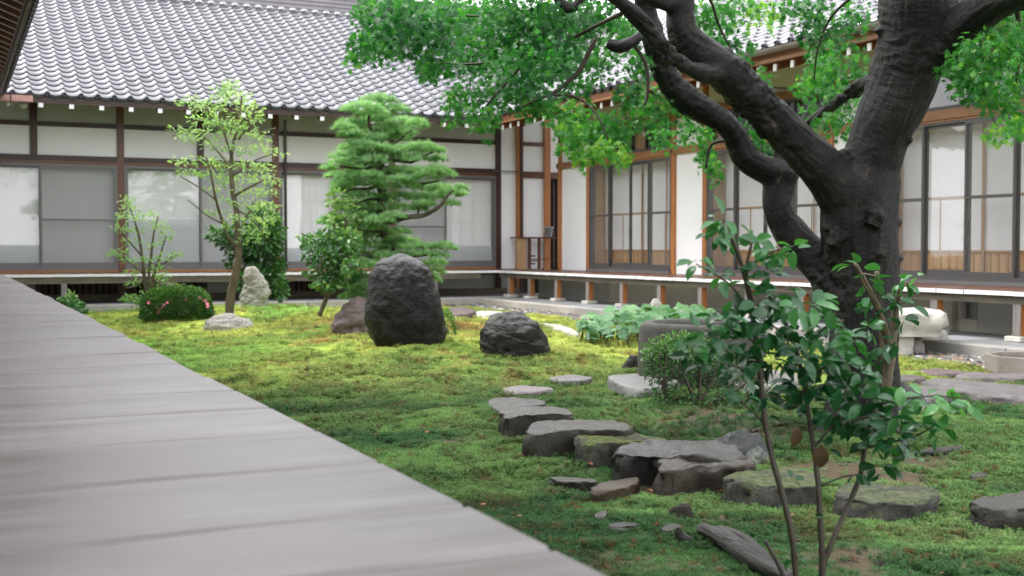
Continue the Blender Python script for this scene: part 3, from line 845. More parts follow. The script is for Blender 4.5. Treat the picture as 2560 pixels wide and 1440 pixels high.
def sashes_right(x0, x1, screens, fm=M['frame_metal']):
    za, zb_ = FL+.10, 2.60
    f = MB(); f.box(x0, x0+.03, -.045, .07, FL+.05, zb_+.028); f.box(x1-.03, x1, -.045, .07, FL+.05, zb_+.028); f.box(x0+.03, x1-.03, -.045, .07, zb_, zb_+.028)
    f.box(x0+.03, x1-.03, -.07, .07, FL+.05, za)
    f.build('window_frame', fm, hallR)
    box('sill', hallR, x0-.02, x1+.02, -.10, .06, FL+.003, FL+.049, M['frame_grey'])
    n = 4; w = (x1-x0-.06)/n
    for i in range(n):
        a, b = x0+.03+i*w, x0+.03+(i+1)*w
        if i in screens: o = sash(hallR, a-.02, b+.02, -.030, za+.001, zb_, M['screen_light'], fm, .03, .03, .055, midbar=1.70, name='screen_door')
        else: o = sash(hallR, a-.012, b+.012, .02, za+.001, zb_, M['glass'], fm, .038, .035, .075, name='window')
        if i in (1, 2):
            hx = (b-.01 if i == 1 else a+.01)
            h = MB(); h.box(hx-.006, hx+.006, -.004, 0.0015, 1.28, 1.44); h.build('handle', M['dark_void'], o)
    # paper screens behind
    yi = .30
    box('side_wall', hallR, x0-.01, x0, .07, yi, FL, 2.62, M['wainscot']); box('side_wall', hallR, x1, x1+.01, .07, yi, FL, 2.62, M['wainscot'])
    q = (x1-x0)/4
    for i in range(4):
        box('paper_screen', hallR, x0+i*q, x0+(i+1)*q, yi, yi+.012, 1.07, 2.62, M['paper'])
    box('screen_rail', hallR, x0, x1, yi-.022, yi-.002, 1.715, 1.74, M['shoji_wood'])
    box('screen_rail', hallR, x0, x1, yi-.026, yi-.001, 1.045, 1.072, M['wainscot'])
    for xx, ww in ((x0+.03, .03), ((x0+x1)/2-.03, .022), (x0+3.1*q, .012), (x1-.03, .03)):
        box('screen_stile', hallR, xx-ww, xx+ww, yi-.030, yi-.0225, FL+.03, 2.6, M['shoji_wood'])
    for xx in (x0+q*.98, x0+q*3):
        box('screen_bar', hallR, xx-.006, xx+.006, yi-.012, yi-.001, 1.073, 1.714, M['shoji_wood'])
    box('wainscot_board', hallR, x0, x1, yi, yi+.012, FL+.02, 1.045, M['wainscot'])
    nb = int((x1-x0)/.125)
    bme = mesh('batten', box_v(-.013, .013, -.014, 0, 0, .385), BOXF, M['wainscot'])
    for i in range(nb):
        o = link('batten', bme, hallR); o.location = (x0+(i+.5)*(x1-x0)/nb, yi-.0005, FL+.02)
    box('inner_floor', hallR, x0, x1, .07, yi, FL-.04, FL+.02, M['wainscot'])
    box('inner_ceiling', hallR, x0, x1, .07, yi, 2.64, 2.66, M['wainscot'])
    # transom windows
    zt0, zt1 = LB1+.002, UB0-.002
    f = MB(); f.box(x0, x1, -.04, .05, zt0, zt0+.045); f.box(x0, x1, -.04, .05, zt1-.03, zt1); f.box(x0, x0+.035, -.04, .05, zt0+.045, zt1-.03); f.box(x1-.035, x1, -.04, .05, zt0+.045, zt1-.03)
    fo = f.build('transom_window', fm, hallR)
    for i in range(4):
        a, b = x0+.035+i*(x1-x0-.07)/4, x0+.035+(i+1)*(x1-x0-.07)/4
        g = MB(); g.box(b-.02, b+.012, -.03, .03, zt0+.045, zt1-.03); g.build('mullion', fm, fo)
        g = MB(); g.box(a+.01, b-.02, -.005, .001, zt0+.045, zt1-.03); g.build('pane', M['glass'], fo)
        if i in (0, 2): g = MB(); g.box(a+.02, a+.34, .10, .115, zt0, zt1); g.build('curtain', M['shoji_wood'], fo)
    box('transom_back', hallR, x0, x1, .35, .37, zt0, zt1+.1, M['dark_void'])
scr = {1: (0, 3), 3: (0, 3), 5: (0, 2), 7: (0, 3)}
for i, k in enumerate(kinds):
    a, b = xs[i]+PR, xs[i+1]-PR
    if k == 'solid':
        box('plaster_panel', hallR, a, b, -.012, .05, FL+.004, LB0, M['plaster'])
        box('plaster_panel', hallR, a, b, -.012, .05, LB1, UB0, M['plaster'])
    else: 
        box('window_head', hallR, a, b, -.052, .06, 2.63, LB0-.001, M['orange_wood'])
        sashes_right(a, b, scr[i])
    box('upper_panel', hallR, a, b, -.012, .05, UB1, 4.0, M['plaster_cream'])
    box('upper_beam', hallR, a, b, -.058, .055, UB0, UB1, M['orange_wood'])
# end wall that closes the passage
box('end_wall', hallR, X0-.04, X0+.02, .07, 1.6, FL, 3.9, M['plaster'])
box('meter_box', hallR, XR(1428), XR(1446), -.10, -.013, 2.98, 3.22, M['frame_grey'], .006)
# concrete base with joints and vents
b = MB()
segs = [(-20.77, -18.0), (-18.0, -15.2), (-15.2, -14.05), (-14.05, -12.7), (-12.7, -11.4), (-11.4, -10.02)]
for a, c in segs: box('base_wall', hallR, a, c-.008, -.50, -.38, TER-.05, FL-.06, M['concrete'])
xv0, xv1 = XR(2382, .5), XR(2447, .5)
box('base_wall', hallR, -10.02, xv0-.008, -.50, -.38, TER-.05, FL-.06, M['concrete'])
box('base_wall', hallR, xv0, xv1-.008, -.50, -.38, TER-.05, .29, M['concrete'])
box('base_wall', hallR, xv0, xv1-.008, -.50, -.38, .50, FL-.06, M['concrete'])
box('base_wall', hallR, xv1, -5.0, -.50, -.38, TER-.05, FL-.06, M['concrete'])
box('vent_back', hallR, xv0, xv1-.008, -.385, -.381, .29, .50, M['dark_void'])
v = MB()
for i in range(18):
    xx = xv0 + .03 + i*(xv1-xv0-.06)/17; v.box(xx-.0035, xx+.0035, -.41, -.40, .30, .49)
v.box(xv0+.005, xv1-.013, -.413, -.411, .29, .302); v.box(xv0+.005, xv1-.013, -.413, -.411, .488, .50)
v.build('vent_grille', M['galvanised'], hallR)
# veranda
ye = -W
veranda(hallR, -22.33+W+.13*0, -5.2, -.055, ye)
box('edge_beam', hallR, -22.33+W, -5.2, ye+.05, ye+.13, .53, FL-.046, M['under_beam'])
pxs = [1276, 1327, 1394, 1473, 1558, 1652, 1755]
xv = [XR(p, 1.18) for p in pxs]
step = (xv[-1]-xv[2])/4
xv += [xv[-1] + step*(i+1) for i in range(8)]
for x in xv:
    if x > -5.5: continue
    o = box('veranda_post', hallR, x-.05, x+.05, ye+.05, ye+.145, TER+.055, .53, M['post_mix'] if 'post_mix' in M else M['grey_wood'], .004)
    pm = mesh('sheltered_face', box_v(.0505, .0525, .004, .091, .01, .36), BOXF, M['orange_wood_v']); f_ = link('sheltered_face', pm, o); f_.location = (0, -.0475, 0)
    box('footing', hallR, x-.10, x+.10, ye-.01, ye+.20, TER+.002, TER+.055, M['granite'], .008)
# inner row of posts below the corner
for px_ in (1245,): 
    x = XL(px_, .1)
# ================================================================== terraces (setting)
terr = empty('terrace'); tag(terr, kind='structure')
def strip(hall, x0, x1, y0, y1, z0, z1, mat, name, bevel=.006):
    cx, cy = (x0+x1)/2, (y0+y1)/2
    me = mesh(name, box_v(x0-cx, x1-cx, y0-cy, y1-cy, 0, z1-z0), BOXF, mat)
    o = link(name, me, terr); mw = Matrix.Translation(hall.location) @ Matrix.Rotation(hall.rotation_euler.z, 4, 'Z') @ Matrix.Translation((cx, cy, z0))
    o.matrix_local = mw
    if bevel: b = o.modifiers.new('bevel', 'BEVEL'); b.width = bevel; b.segments = 2
    return o
KE = -(W + .66)
xx = -20.3
while xx < -5.2:
    L = random.uniform(1.4, 2.0)
    strip(hallR, xx, xx+L-.006, KE, KE+.20, -.1, TER + random.uniform(-.003, .003), M['kerb'], 'kerb_stone', .012); xx += L
nx = int((20.9-5.2)/.6)
for i in range(nx):
    for j, (ya, yb) in enumerate(((KE+.205, KE+.205+.62), (KE+.83, KE+.83+.60), (KE+1.435, 0.0))):
        strip(hallR, -20.95+i*.6+.004, -20.95+(i+1)*.6-.004, ya, yb-.008, -.1, TER+random.uniform(-.0025, .0015), M['paver'], 'paver', 0)
xx = XL(-170, 1.7)
while xx < 10.0:
    L = random.uniform(1.1, 1.7)
    strip(hallL, xx, min(xx+L-.006, 10.0), -1.72, -1.50, -.1, TER+random.uniform(-.01, .004), M['kerb'], 'kerb_stone', .015); xx += L
strip(hallL, XL(-170, 1.5), 12.0, -1.495, 0.3, -.1, TER-.004, M['paver'], 'paving_slab', 0)

# ================================================================== near building: deck and eave
E0 = on_z(1520, 1440, FL)                  # a point of the deck's edge
exr = Vector((math.sin(A1), -math.cos(A1), 0)); eyr = Vector((math.cos(A1), math.sin(A1), 0))
hallN = empty('near_veranda', (E0.x, E0.y, 0), A1 - math.pi/2)       # local x towards the camera, y to the right (garden)
tag(hallN, 'weathered grey plank veranda running along the left foreground beside the moss', 'veranda')
c_ = math.cos(A1)
Ds = [0.2, .62, 1.0, 1.36, 1.72, 2.01, 2.417, 2.83, 3.245, 3.64, 4.04, 4.5, 4.97, 5.43, 5.9, 6.33, 6.77, 7.2, 7.87, 8.67, 9.47]
while Ds[-1] < 18.9: Ds.append(Ds[-1] + .72)
WIDE = {2.417, 3.245, 4.04, 5.9, 7.2, 7.87, 9.47, 2.01}
for a, b in zip(Ds[:-1], Ds[1:]):
    xa_, xb_ = -(b - E0.y)/c_, -(a - E0.y)/c_
    g0 = (.011 if b > 3.3 else .005) if b in WIDE else .002; g1 = (.011 if a > 3.3 else .005) if a in WIDE else .002
    L = 3.2; n = 16; wdt = xb_-xa_
    b_ = MB(); e = random.uniform(-.010, .010) * (1 if a > 3.6 else .12)
    v = []
    for i in range(n+1):                      # a board with slightly wavy edges and a worn, bowed top
        y = -L + (L+e)*i/n; wv = .003*math.sin(i*1.7+xa_*3)
        z = random.uniform(-.0015, .0015)
        v += [(g0-wdt/2+wv, y, -.05), (g0-wdt/2+wv, y, -.006+z), (g0-wdt/2+.012+wv, y, z), (wdt/2-g1-.012, y, z), (wdt/2-g1, y, -.006+z), (wdt/2-g1, y, -.05)]
    f = []
    for i in range(n):
        for k in range(5): f.append((i*6+k, (i+1)*6+k, (i+1)*6+k+1, i*6+k+1))
        f.append((i*6+5, (i+1)*6+5, (i+1)*6, i*6))
    f.append(tuple(range(n*6, n*6+6)))
    o = link('deck_board', mesh('deck_board', v, f, M['deck']), hallN, smooth=False)
    o.location = ((xa_+xb_)/2, 0, FL + random.uniform(-.004, .004) * (1 if a > 3.6 else .2))
box('edge_beam', hallN, -19.5, 1.5, -.16, -.06, FL-.20, FL-.052, M['grey_wood'])
for i in range(12): box('veranda_post', hallN, -1.2-i*1.6, -1.1-i*1.6, -.16, -.06, .0, FL-.20, M['grey_wood'])
box('base_wall', hallN, -19.5, 1.5, -2.2, -2.1, -.1, FL-.05, M['plaster_grey'])
# its eave, seen from below in the top left corner
xe0, xe1 = -19.4, 3.0
ZN = 3.50; yn = -.05
sof = MB(); sof.raw([(xe0,yn-2.6,ZN+1.1),(xe1,yn-2.6,ZN+1.1),(xe1,yn-.04,ZN),(xe0,yn-.04,ZN),(xe0,yn-2.6,ZN+1.13),(xe1,yn-2.6,ZN+1.13),(xe1,yn-.04,ZN+.03),(xe0,yn-.04,ZN+.03)], BOXF)
sof.build('soffit', M['dark_wood'], hallN)
rm = mesh('rafter', [(-.035,-2.5,1.0),(.035,-2.5,1.0),(.035,0,0),(-.035,0,0),(-.035,-2.5,1.08),(.035,-2.5,1.08),(.035,0,.08),(-.035,0,.08)], BOXF, M['brown_wood'])
for i in range(40):
    if xe0+.3+i*.36 < xe1: o = link('rafter', rm, hallN); o.location = (xe0+.3+i*.36, yn-.08, ZN-.09)
box('fascia', hallN, xe0, xe1, yn-.04, yn, ZN-.05, ZN+.05, M['dark_wood'])
ne = MB()
nroof = empty('tile_edge'); nroof.parent = hallN
for i in range(int((xe1-xe0)/TW)):
    o = link('eave_tile', emesh, nroof); o.matrix_local = Matrix.Translation((xe0+(i+1)*TW, yn+.07, ZN+.07)) @ Matrix.Rotation(math.pi, 4, 'Z') @ Matrix.Rotation(SLA, 4, 'X')
    for r in range(1, 4):
        o = link('roof_tile', tmesh, nroof); o.matrix_local = Matrix.Translation((xe0+(i+1)*TW, yn+.07-r*TL*math.cos(SLA), ZN+.07+r*TL*math.sin(SLA))) @ Matrix.Rotation(math.pi, 4, 'Z') @ Matrix.Rotation(SLA, 4, 'X')

# what closes the buildings behind their fronts
box('back_wall', hallL, xl0, 12.5, 1.9, 2.0, .1, 5.2, M['plaster_grey'])
box('inner_slab', hallL, xl0, 12.5, .06, 1.9, .05, FL-.1, M['dark_void'])
box('back_wall', hallR, -20.7, X1, .95, 1.05, .1, 4.4, M['plaster_grey'])
box('inner_slab', hallR, -20.7, X1, .13, .95, .05, FL-.1, M['dark_void'])
box('end_wall', hallR, X1-.05, X1, -.05, .95, .1, 4.4, M['plaster_grey'])
box('wall', hallN, -19.5, 3.5, -3.2, -3.1, FL, 4.9, M['plaster'])
for i in range(12): box('post', hallN, -1.2-i*1.8, -1.08-i*1.8, -3.09, -2.98, FL, 4.8, M['dark_wood_v'])
box('lintel_beam', hallN, -19.5, 3.5, -3.095, -3.02, 2.62, 2.74, M['dark_wood'])
for i in range(11): box('window', hallN, -1.2-(i+1)*1.8+.14, -1.2-i*1.8-.02, -3.09, -3.05, FL+.05, 2.6, M['frame_grey'])
# ================================================================== ground
def sstep(a, b, x): 
    t = np.clip((x - a) / (b - a), 0, 1); return t * t * (3 - 2 * t)
def height(x, y):
    x = np.asarray(x, float); y = np.asarray(y, float)
    h = 0.0 + 0.10 * (fbm(x, y, 1.3, 3) - 0.5) + 0.085 * (fbm(x, y, 0.34, 5, 3) - 0.5)
    h = h - 0.10 * np.exp(-(((x + 3.3) / 1.2) ** 2 + ((y - 11.5) / 2.6) ** 2))
    h = h + 0.19 * np.exp(-(((x + 0.75) / 1.7) ** 2 + ((y - 11.2) / 1.25) ** 2))
    h = h + 0.17 * np.exp(-(((x + 3.9) / 2.0) ** 2 + ((y - 18.0) / 1.4) ** 2))
    h = h + 0.07 * np.exp(-(((x + 1.5) / 2.5) ** 2 + ((y - 16.0) / 1.6) ** 2))
    h = h + 0.04 * np.exp(-(((x - 1.9) / 0.9) ** 2 + ((y - 6.9) / 0.9) ** 2))
    gr = (-0.9031 * x - 0.4294 * y) - (CR + W + .66)          # metres in front of the right kerb
    k = sstep(0.95, 0.60, gr)
    h = h * (1 - k) + k * 0.012
    return h
def gnd(x, y): return float(height(np.array([x]), np.array([y]))[0])
def G(px, py):
    z = 0.05
    for _ in range(8):
        p = on_z(px, py, z); z = gnd(p.x, p.y)
    return Vector((p.x, p.y, z))
gx = lambda c, x, y, s: np.exp(-(((x - c[0]) ** 2 + (y - c[1]) ** 2) / (s * s)))
soil_spots = [(G(1800, 1030), .55), (G(1730, 1055), .35), (G(1640, 1185), .28), (G(1760, 1230), .22), (G(1150, 1100), .22), (G(2100, 1170), .40),
              (G(1900, 1090), .30), (G(2200, 1170), .30), (G(1560, 1225), .20), (G(2150, 1400), .30), (G(2350, 1130), .25), (G(1800, 1300), .10)]
rust_spots = [(G(870, 830), .8), (G(1150, 855), .45), (G(800, 860), .35), (G(900, 800), .5), (G(1180, 820), .6)]
def moss_mix(x, y):
    """colour of the moss and how bare the soil is"""
    x = np.asarray(x, float); y = np.asarray(y, float)
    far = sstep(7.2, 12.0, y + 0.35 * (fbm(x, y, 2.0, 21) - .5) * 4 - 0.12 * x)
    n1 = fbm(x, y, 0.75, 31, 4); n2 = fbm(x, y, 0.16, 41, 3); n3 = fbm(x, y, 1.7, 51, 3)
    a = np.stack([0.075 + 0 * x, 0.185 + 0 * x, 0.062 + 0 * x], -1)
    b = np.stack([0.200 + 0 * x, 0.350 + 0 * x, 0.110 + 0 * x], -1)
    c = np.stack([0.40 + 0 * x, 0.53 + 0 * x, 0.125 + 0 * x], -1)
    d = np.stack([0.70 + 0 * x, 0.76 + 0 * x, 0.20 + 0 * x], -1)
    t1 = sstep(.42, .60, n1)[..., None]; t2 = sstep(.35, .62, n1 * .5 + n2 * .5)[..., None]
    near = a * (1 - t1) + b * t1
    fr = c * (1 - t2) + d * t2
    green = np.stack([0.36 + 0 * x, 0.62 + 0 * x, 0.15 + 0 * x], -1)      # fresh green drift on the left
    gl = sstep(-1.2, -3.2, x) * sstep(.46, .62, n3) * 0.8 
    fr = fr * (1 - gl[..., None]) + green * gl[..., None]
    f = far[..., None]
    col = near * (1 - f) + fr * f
    # mound's near slope: its shade is put into the moss colour as darker green
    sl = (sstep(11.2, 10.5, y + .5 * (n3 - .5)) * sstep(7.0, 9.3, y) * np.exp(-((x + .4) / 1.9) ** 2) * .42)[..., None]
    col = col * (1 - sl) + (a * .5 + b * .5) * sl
    rust = sum(gx((p.x, p.y), x, y, s) for p, s in rust_spots)
    rust = np.clip(rust, 0, 1) * sstep(.30, .50, n2) * .95 + sstep(.64, .74, n2) * .35 * sstep(8, 10, y)
    rc = np.stack([0.62 + 0 * x, 0.40 + 0 * x, 0.16 + 0 * x], -1)
    dk = np.stack([0.130 + 0 * x, 0.095 + 0 * x, 0.035 + 0 * x], -1)
    rr = np.clip(rust, 0, 1)[..., None]; col = col * (1 - rr) + rc * rr
    br = (sstep(.56, .70, n2 * .6 + fbm(x, y, .4, 77) * .4) * (.50 - .25 * far))[..., None]; col = col * (1 - br) + dk * br
    bare = np.clip(sum(gx((p.x, p.y), x, y, s) for p, s in soil_spots), 0, 1) * sstep(.30, .55, n2 + .1)
    bare = np.maximum(bare, sstep(.60, .72, fbm(x, y, .45, 91)) * .6 * (1 - far))
    so = np.stack([0.125 + .05 * n2, 0.100 + .035 * n2, 0.068 + .02 * n2], -1)
    gr = (-0.9031 * x - 0.4294 * y) - (CR + W + .66)
    bare = np.maximum(bare, sstep(.74, .6, gr))
    bb = bare[..., None]
    return col, col * (1 - bb) + so * bb, bare
def build_ground():
    xs_ = np.arange(-11.0, 12.0, .05); ys_ = np.arange(1.2, 23.5, .05)
    Xg, Yg = np.meshgrid(xs_, ys_)
    Z = height(Xg, Yg)
    v = np.stack([Xg, Yg, Z], -1).reshape(-1, 3)
    nx_, ny_ = len(xs_), len(ys_)
    i = np.arange(nx_ - 1)[None] + nx_ * np.arange(ny_ - 1)[:, None]
    f = np.stack([i, i + 1, i + 1 + nx_, i + nx_], -1).reshape(-1, 4)
    me = fast_mesh('moss_ground', v, f, M['moss_bed'], True)
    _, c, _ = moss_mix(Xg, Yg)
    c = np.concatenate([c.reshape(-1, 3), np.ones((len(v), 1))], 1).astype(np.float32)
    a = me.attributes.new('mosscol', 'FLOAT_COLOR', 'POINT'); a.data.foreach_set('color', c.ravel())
    tag(link('moss_ground', me), kind='structure')
    b = MB(); b.raw([(-150, -60, -.12), (150, -60, -.12), (150, 200, -.12), (-150, 200, -.12)], [(0, 1, 2, 3)])
    o = b.build('ground', m_plain('bare_ground', (.13, .12, .10), .9), None); tag(o, kind='structure')
build_ground()

# ================================================================== stones
GUARD = []           # footprints that moss keeps clear of: list of (polygon array)
def pin(pts, x, y):
    inside = np.zeros(x.shape, bool); n = len(pts); j = n - 1
    for i in range(n):
        xi, yi = pts[i]; xj, yj = pts[j]
        c = ((yi > y) != (yj > y)) & (x < (xj - xi) * (y - yi) / (yj - yi + 1e-12) + xi)
        inside ^= c; j = i
    return inside
def nz(p, s, seed): return mn.fractal(Vector(p) * s + Vector((seed * 3.1, seed * 1.7, seed)), 1.0, 2.1, 5)
def resample(P, n):
    P = [Vector((p[0], p[1], 0)) for p in P]; m = len(P)
    pts = []
    for i in range(m):
        p0, p1, p2, p3 = P[i-1], P[i], P[(i+1) % m], P[(i+2) % m]
        for k in range(6):
            t = k/6; pts.append(0.5*((2*p1)+(p2-p0)*t+(2*p0-5*p1+4*p2-p3)*t*t+(3*p1-p0-3*p2+p3)*t**3))
    L = [0]
    for i in range(len(pts)): L.append(L[-1] + (pts[(i+1) % len(pts)]-pts[i]).length)
    out = []
    for q in range(n):
        d = L[-1]*q/n; i = max(j for j in range(len(L)) if L[j] <= d + 1e-9); i = min(i, len(pts)-1)
        t = (d-L[i])/max(L[i+1]-L[i], 1e-9); out.append(pts[i].lerp(pts[(i+1) % len(pts)], t))
    return out
NS = 96
def slab(name, label, outline, ztop, mat, group=None, cat='stone', seed=1, rough=.010, drop=None, flare=1.06, parent=None, bevel=.018, tilt=0.0, px=True, zbot=None, guard=True):
    """a flat stone: outline of its top face (photograph pixels cast onto the plane z = ztop)"""
    P = [on_z(a, b, ztop) for a, b in outline] if px else [Vector((a, b, 0)) for a, b in outline]
    P = resample([(p.x, p.y) for p in P], NS)
    c = sum(P, Vector()) / len(P); gz = gnd(c.x, c.y) - .06 if zbot is None else zbot
    area = sum(P[i].x*P[(i+1) % NS].y - P[(i+1) % NS].x*P[i].y for i in range(NS))
    if area < 0: P.reverse()
    v = []
    zb = gz; hh = ztop - zb
    sc = [flare, flare*1.005, 1.03, 1.02, 1.01, 1.0, .985, .945, .88, .78, .67, .55, .43, .31, .19, .08]
    zl = [zb, zb+.3*hh, zb+.5*hh, zb+.7*hh, zb+.86*hh, ztop-bevel*.65, ztop-bevel*.18] + [ztop]*9
    for s, z in zip(sc, zl):
        for p in P:
            q = c + (p-c)*s
            r = (q-c); r.z = 0; side = 1 if z < ztop-.001 else .35
            d = nz((q.x, q.y, z*2.5), 7, seed)*rough*2.2 + nz((q.x, q.y, z*3), 22, seed+2)*rough*1.1 + (abs(mn.noise(Vector((q.x, q.y, z*2.2))*12+Vector((seed, 0, 0))))-.2)*rough*1.6
            q = q + r.normalized()*d*side if r.length > 1e-4 else q
            zz = z + ((nz((q.x, q.y, 0), 4, seed+5)*rough*1.5 + nz((q.x, q.y, 0), 16, seed+6)*rough*.55) if z > zb+.01 else 0) + tilt*(q.x-c.x)
            v.append((q.x-c.x, q.y-c.y, zz-ztop))
    n = len(P); f = []
    for i in range(len(sc)-1):
        for k in range(n): f.append((i*n+k, i*n+(k+1) % n, (i+1)*n+(k+1) % n, (i+1)*n+k))
    v.append((0, 0, nz((c.x, c.y, 0), 7, seed+5)*rough*.8)); ci = len(v)-1; b0 = (len(sc)-1)*n
    for k in range(n): f.append((b0+k, b0+(k+1) % n, ci))
    o = link(name, mesh(name, v, f, M[mat], True), parent); o.location = (c.x, c.y, ztop)
    if guard: GUARD.append(np.array([((p-c)*1.0+c).to_2d() for p in P]))
    return tag(o, label, cat, group) if parent is None else o
def boulder(name, label, rows, D, mat, depth=.75, seed=1, rough=.05, sc=4.0, power=2.3, cat='rock', group=None, parent=None, lean=0.0, guard=True, sink=.12, facet=0, res=(44, 80), strata=0.0, smooth=True):
    """rows: (py, x left, x right) of the outline, top first, at distance D"""
    rows = sorted(rows)
    k = D / F
    zs = [at(1280, r[0], D).z for r in rows]; cx = [at((r[1]+r[2])/2, r[0], D).x for r in rows]; hw = [(r[2]-r[1])/2*k for r in rows]
    zt = zs[0] + hw[0]*.25
    NZ, NA = res
    base = Vector((cx[-1], D, min(zs[-1], gnd(cx[-1], D))))
    Zb = base.z - sink
    zz = list(reversed(zs)); cc = list(reversed(cx)); ww = list(reversed(hw))
    zz = [Zb]+zz; cc = [cc[0]]+cc; ww = [ww[0]*.98]+ww
    wmax = max(ww)
    v = []
    for i in range(NZ):
        t = i/(NZ-1); z = Zb + (zz[-1]-Zb)*(1-(1-t)**1.3)
        x0 = np.interp(z, zz, cc); w = np.interp(z, zz, ww)
        w = max(w, 1e-3)
        for a in range(NA):
            th = 2*math.pi*a/NA; ca, sa = math.cos(th), math.sin(th)
            r = (abs(ca)**power+abs(sa)**power)**(-1/power)
            yy = D + lean*(z-Zb) + r*sa*min(w, wmax)*depth*(.55+.45*w/wmax)
            v.append(Vector((x0+r*ca*w, yy, z)))
    v.append(Vector((cc[-1], D+lean*(zz[-1]-Zb), zz[-1]+ww[-1]*.18)))
    f = []
    for i in range(NZ-1):
        for a in range(NA): f.append((i*NA+a, i*NA+(a+1) % NA, (i+1)*NA+(a+1) % NA, (i+1)*NA+a))
    ti = len(v)-1
    for a in range(NA): f.append(((NZ-1)*NA+a, (NZ-1)*NA+(a+1) % NA, ti))
    me = mesh(name, v, f, M[mat], smooth)
    nn = [q.normal.copy() for q in me.vertices]
    H = zz[-1]-Zb
    for q, n_ in zip(me.vertices, nn):
        p = q.co; s_ = H
        d = nz(p, sc/1.0, seed)*rough + nz(p, sc*3.2, seed+3)*rough*.35 + (abs(nz((p.x, p.y, p.z*.5), sc*1.6, seed+9))-.25)*rough*.5
        d += nz((p.x, p.y, p.z), sc*8, seed+11)*rough*.16
        vd, vp = mn.voronoi(p*(facet or sc)*1.1 + Vector((seed, 0, 0)))
        d += (min(vd[1]-vd[0], .35)-.2)*rough*(1.1 if facet else .5)
        if strata:
            w = (p.z + .28*p.x + .05*nz(p, 3, seed))*strata; fr = w - math.floor(w); d += (fr**.5 - .6)*rough*.7
        q.co = p + n_*d
    for q in me.vertices: q.co = q.co - base
    o = link(name, me, parent); o.location = base
    if guard: GUARD.append(np.array([(cx[-1]+hw[-1]*.90*math.cos(a), D+depth*hw[-1]*.88*math.sin(a)) for a in np.linspace(0, 2*math.pi, 20)[:-1]]))
    return tag(o, label, cat, group) if parent is None else o

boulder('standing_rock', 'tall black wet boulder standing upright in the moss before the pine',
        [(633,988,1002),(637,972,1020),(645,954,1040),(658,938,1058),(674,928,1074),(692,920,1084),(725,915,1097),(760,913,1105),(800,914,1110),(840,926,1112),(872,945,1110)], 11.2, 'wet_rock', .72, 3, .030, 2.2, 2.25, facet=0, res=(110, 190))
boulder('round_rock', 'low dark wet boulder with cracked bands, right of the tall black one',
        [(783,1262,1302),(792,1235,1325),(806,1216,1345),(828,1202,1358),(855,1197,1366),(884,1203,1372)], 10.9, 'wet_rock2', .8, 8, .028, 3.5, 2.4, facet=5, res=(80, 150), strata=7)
boulder('pale_standing_rock', 'jagged pale banded rock standing before the dark evergreen bush',
        [(671,617,632),(680,614,645),(690,612,658),(705,611,668),(728,609,674),(745,604,673),(762,598,668)], 18.0, 'white_rock', .7, 5, .030, 5.0, 3.4, facet=5, res=(70, 110), strata=6.5, smooth=False)
boulder('pale_rock', 'low pale rock lying beside the clipped azalea with pink flowers',
        [(785,560,590),(792,535,608),(800,523,622),(814,512,632)], 15.6, 'white_rock', .8, 12, .035, 5, 2.2, facet=6, res=(50, 110), smooth=False)
boulder('purple_grey_rock', 'purple grey rock half hidden behind the left side of the tall black boulder',
        [(746,895,935),(760,870,950),(778,850,955),(795,838,955),(809,830,955)], 14.6, 'purple_rock', .8, 14, .05, 4, 2.3)
boulder('lichen_rock', 'grey humped rock with pale lichen at the right end of the stepping stones',
        [(1076,1845,1875),(1086,1815,1893),(1100,1785,1908),(1120,1765,1920),(1145,1760,1932),(1160,1770,1940)], 6.1, 'lichen_rock', .75, 17, .035, 5, 2.1)
boulder('wedge_rock', 'dark wedge shaped rock leaning on the left side of the stone basin',
        [(890,1578,1612),(902,1568,1616),(915,1556,1620),(930,1545,1622),(940,1540,1622)], 10.1, 'wet_rock2', .6, 19, .02, 5, 2.2)
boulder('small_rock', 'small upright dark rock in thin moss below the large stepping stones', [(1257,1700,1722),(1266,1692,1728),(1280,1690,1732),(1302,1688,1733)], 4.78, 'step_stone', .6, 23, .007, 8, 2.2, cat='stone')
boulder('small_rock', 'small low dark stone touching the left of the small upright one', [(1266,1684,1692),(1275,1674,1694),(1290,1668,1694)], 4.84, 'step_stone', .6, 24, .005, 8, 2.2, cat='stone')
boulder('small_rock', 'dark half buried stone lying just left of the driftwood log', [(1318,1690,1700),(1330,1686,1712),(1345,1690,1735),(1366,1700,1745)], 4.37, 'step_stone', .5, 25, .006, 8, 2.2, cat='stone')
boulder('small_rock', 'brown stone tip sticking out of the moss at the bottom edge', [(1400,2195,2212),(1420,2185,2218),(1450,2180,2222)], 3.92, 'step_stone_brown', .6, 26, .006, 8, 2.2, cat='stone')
boulder('terrace_pebble', 'small pale rock on the terrace edge above the butterbur leaves', [(748,1632,1646),(756,1626,1652),(768,1622,1656)], 15.9, 'granite', .7, 27, .015, 8, 2.2, cat='stone', guard=False)
boulder('root_rock', 'dark grey rock at the right foot of the maple trunk', [(955,2230,2262),(970,2215,2285),(1000,2190,2310),(1030,2170,2325)], 7.95, 'lichen_rock', .7, 29, .03, 5, 2.2)

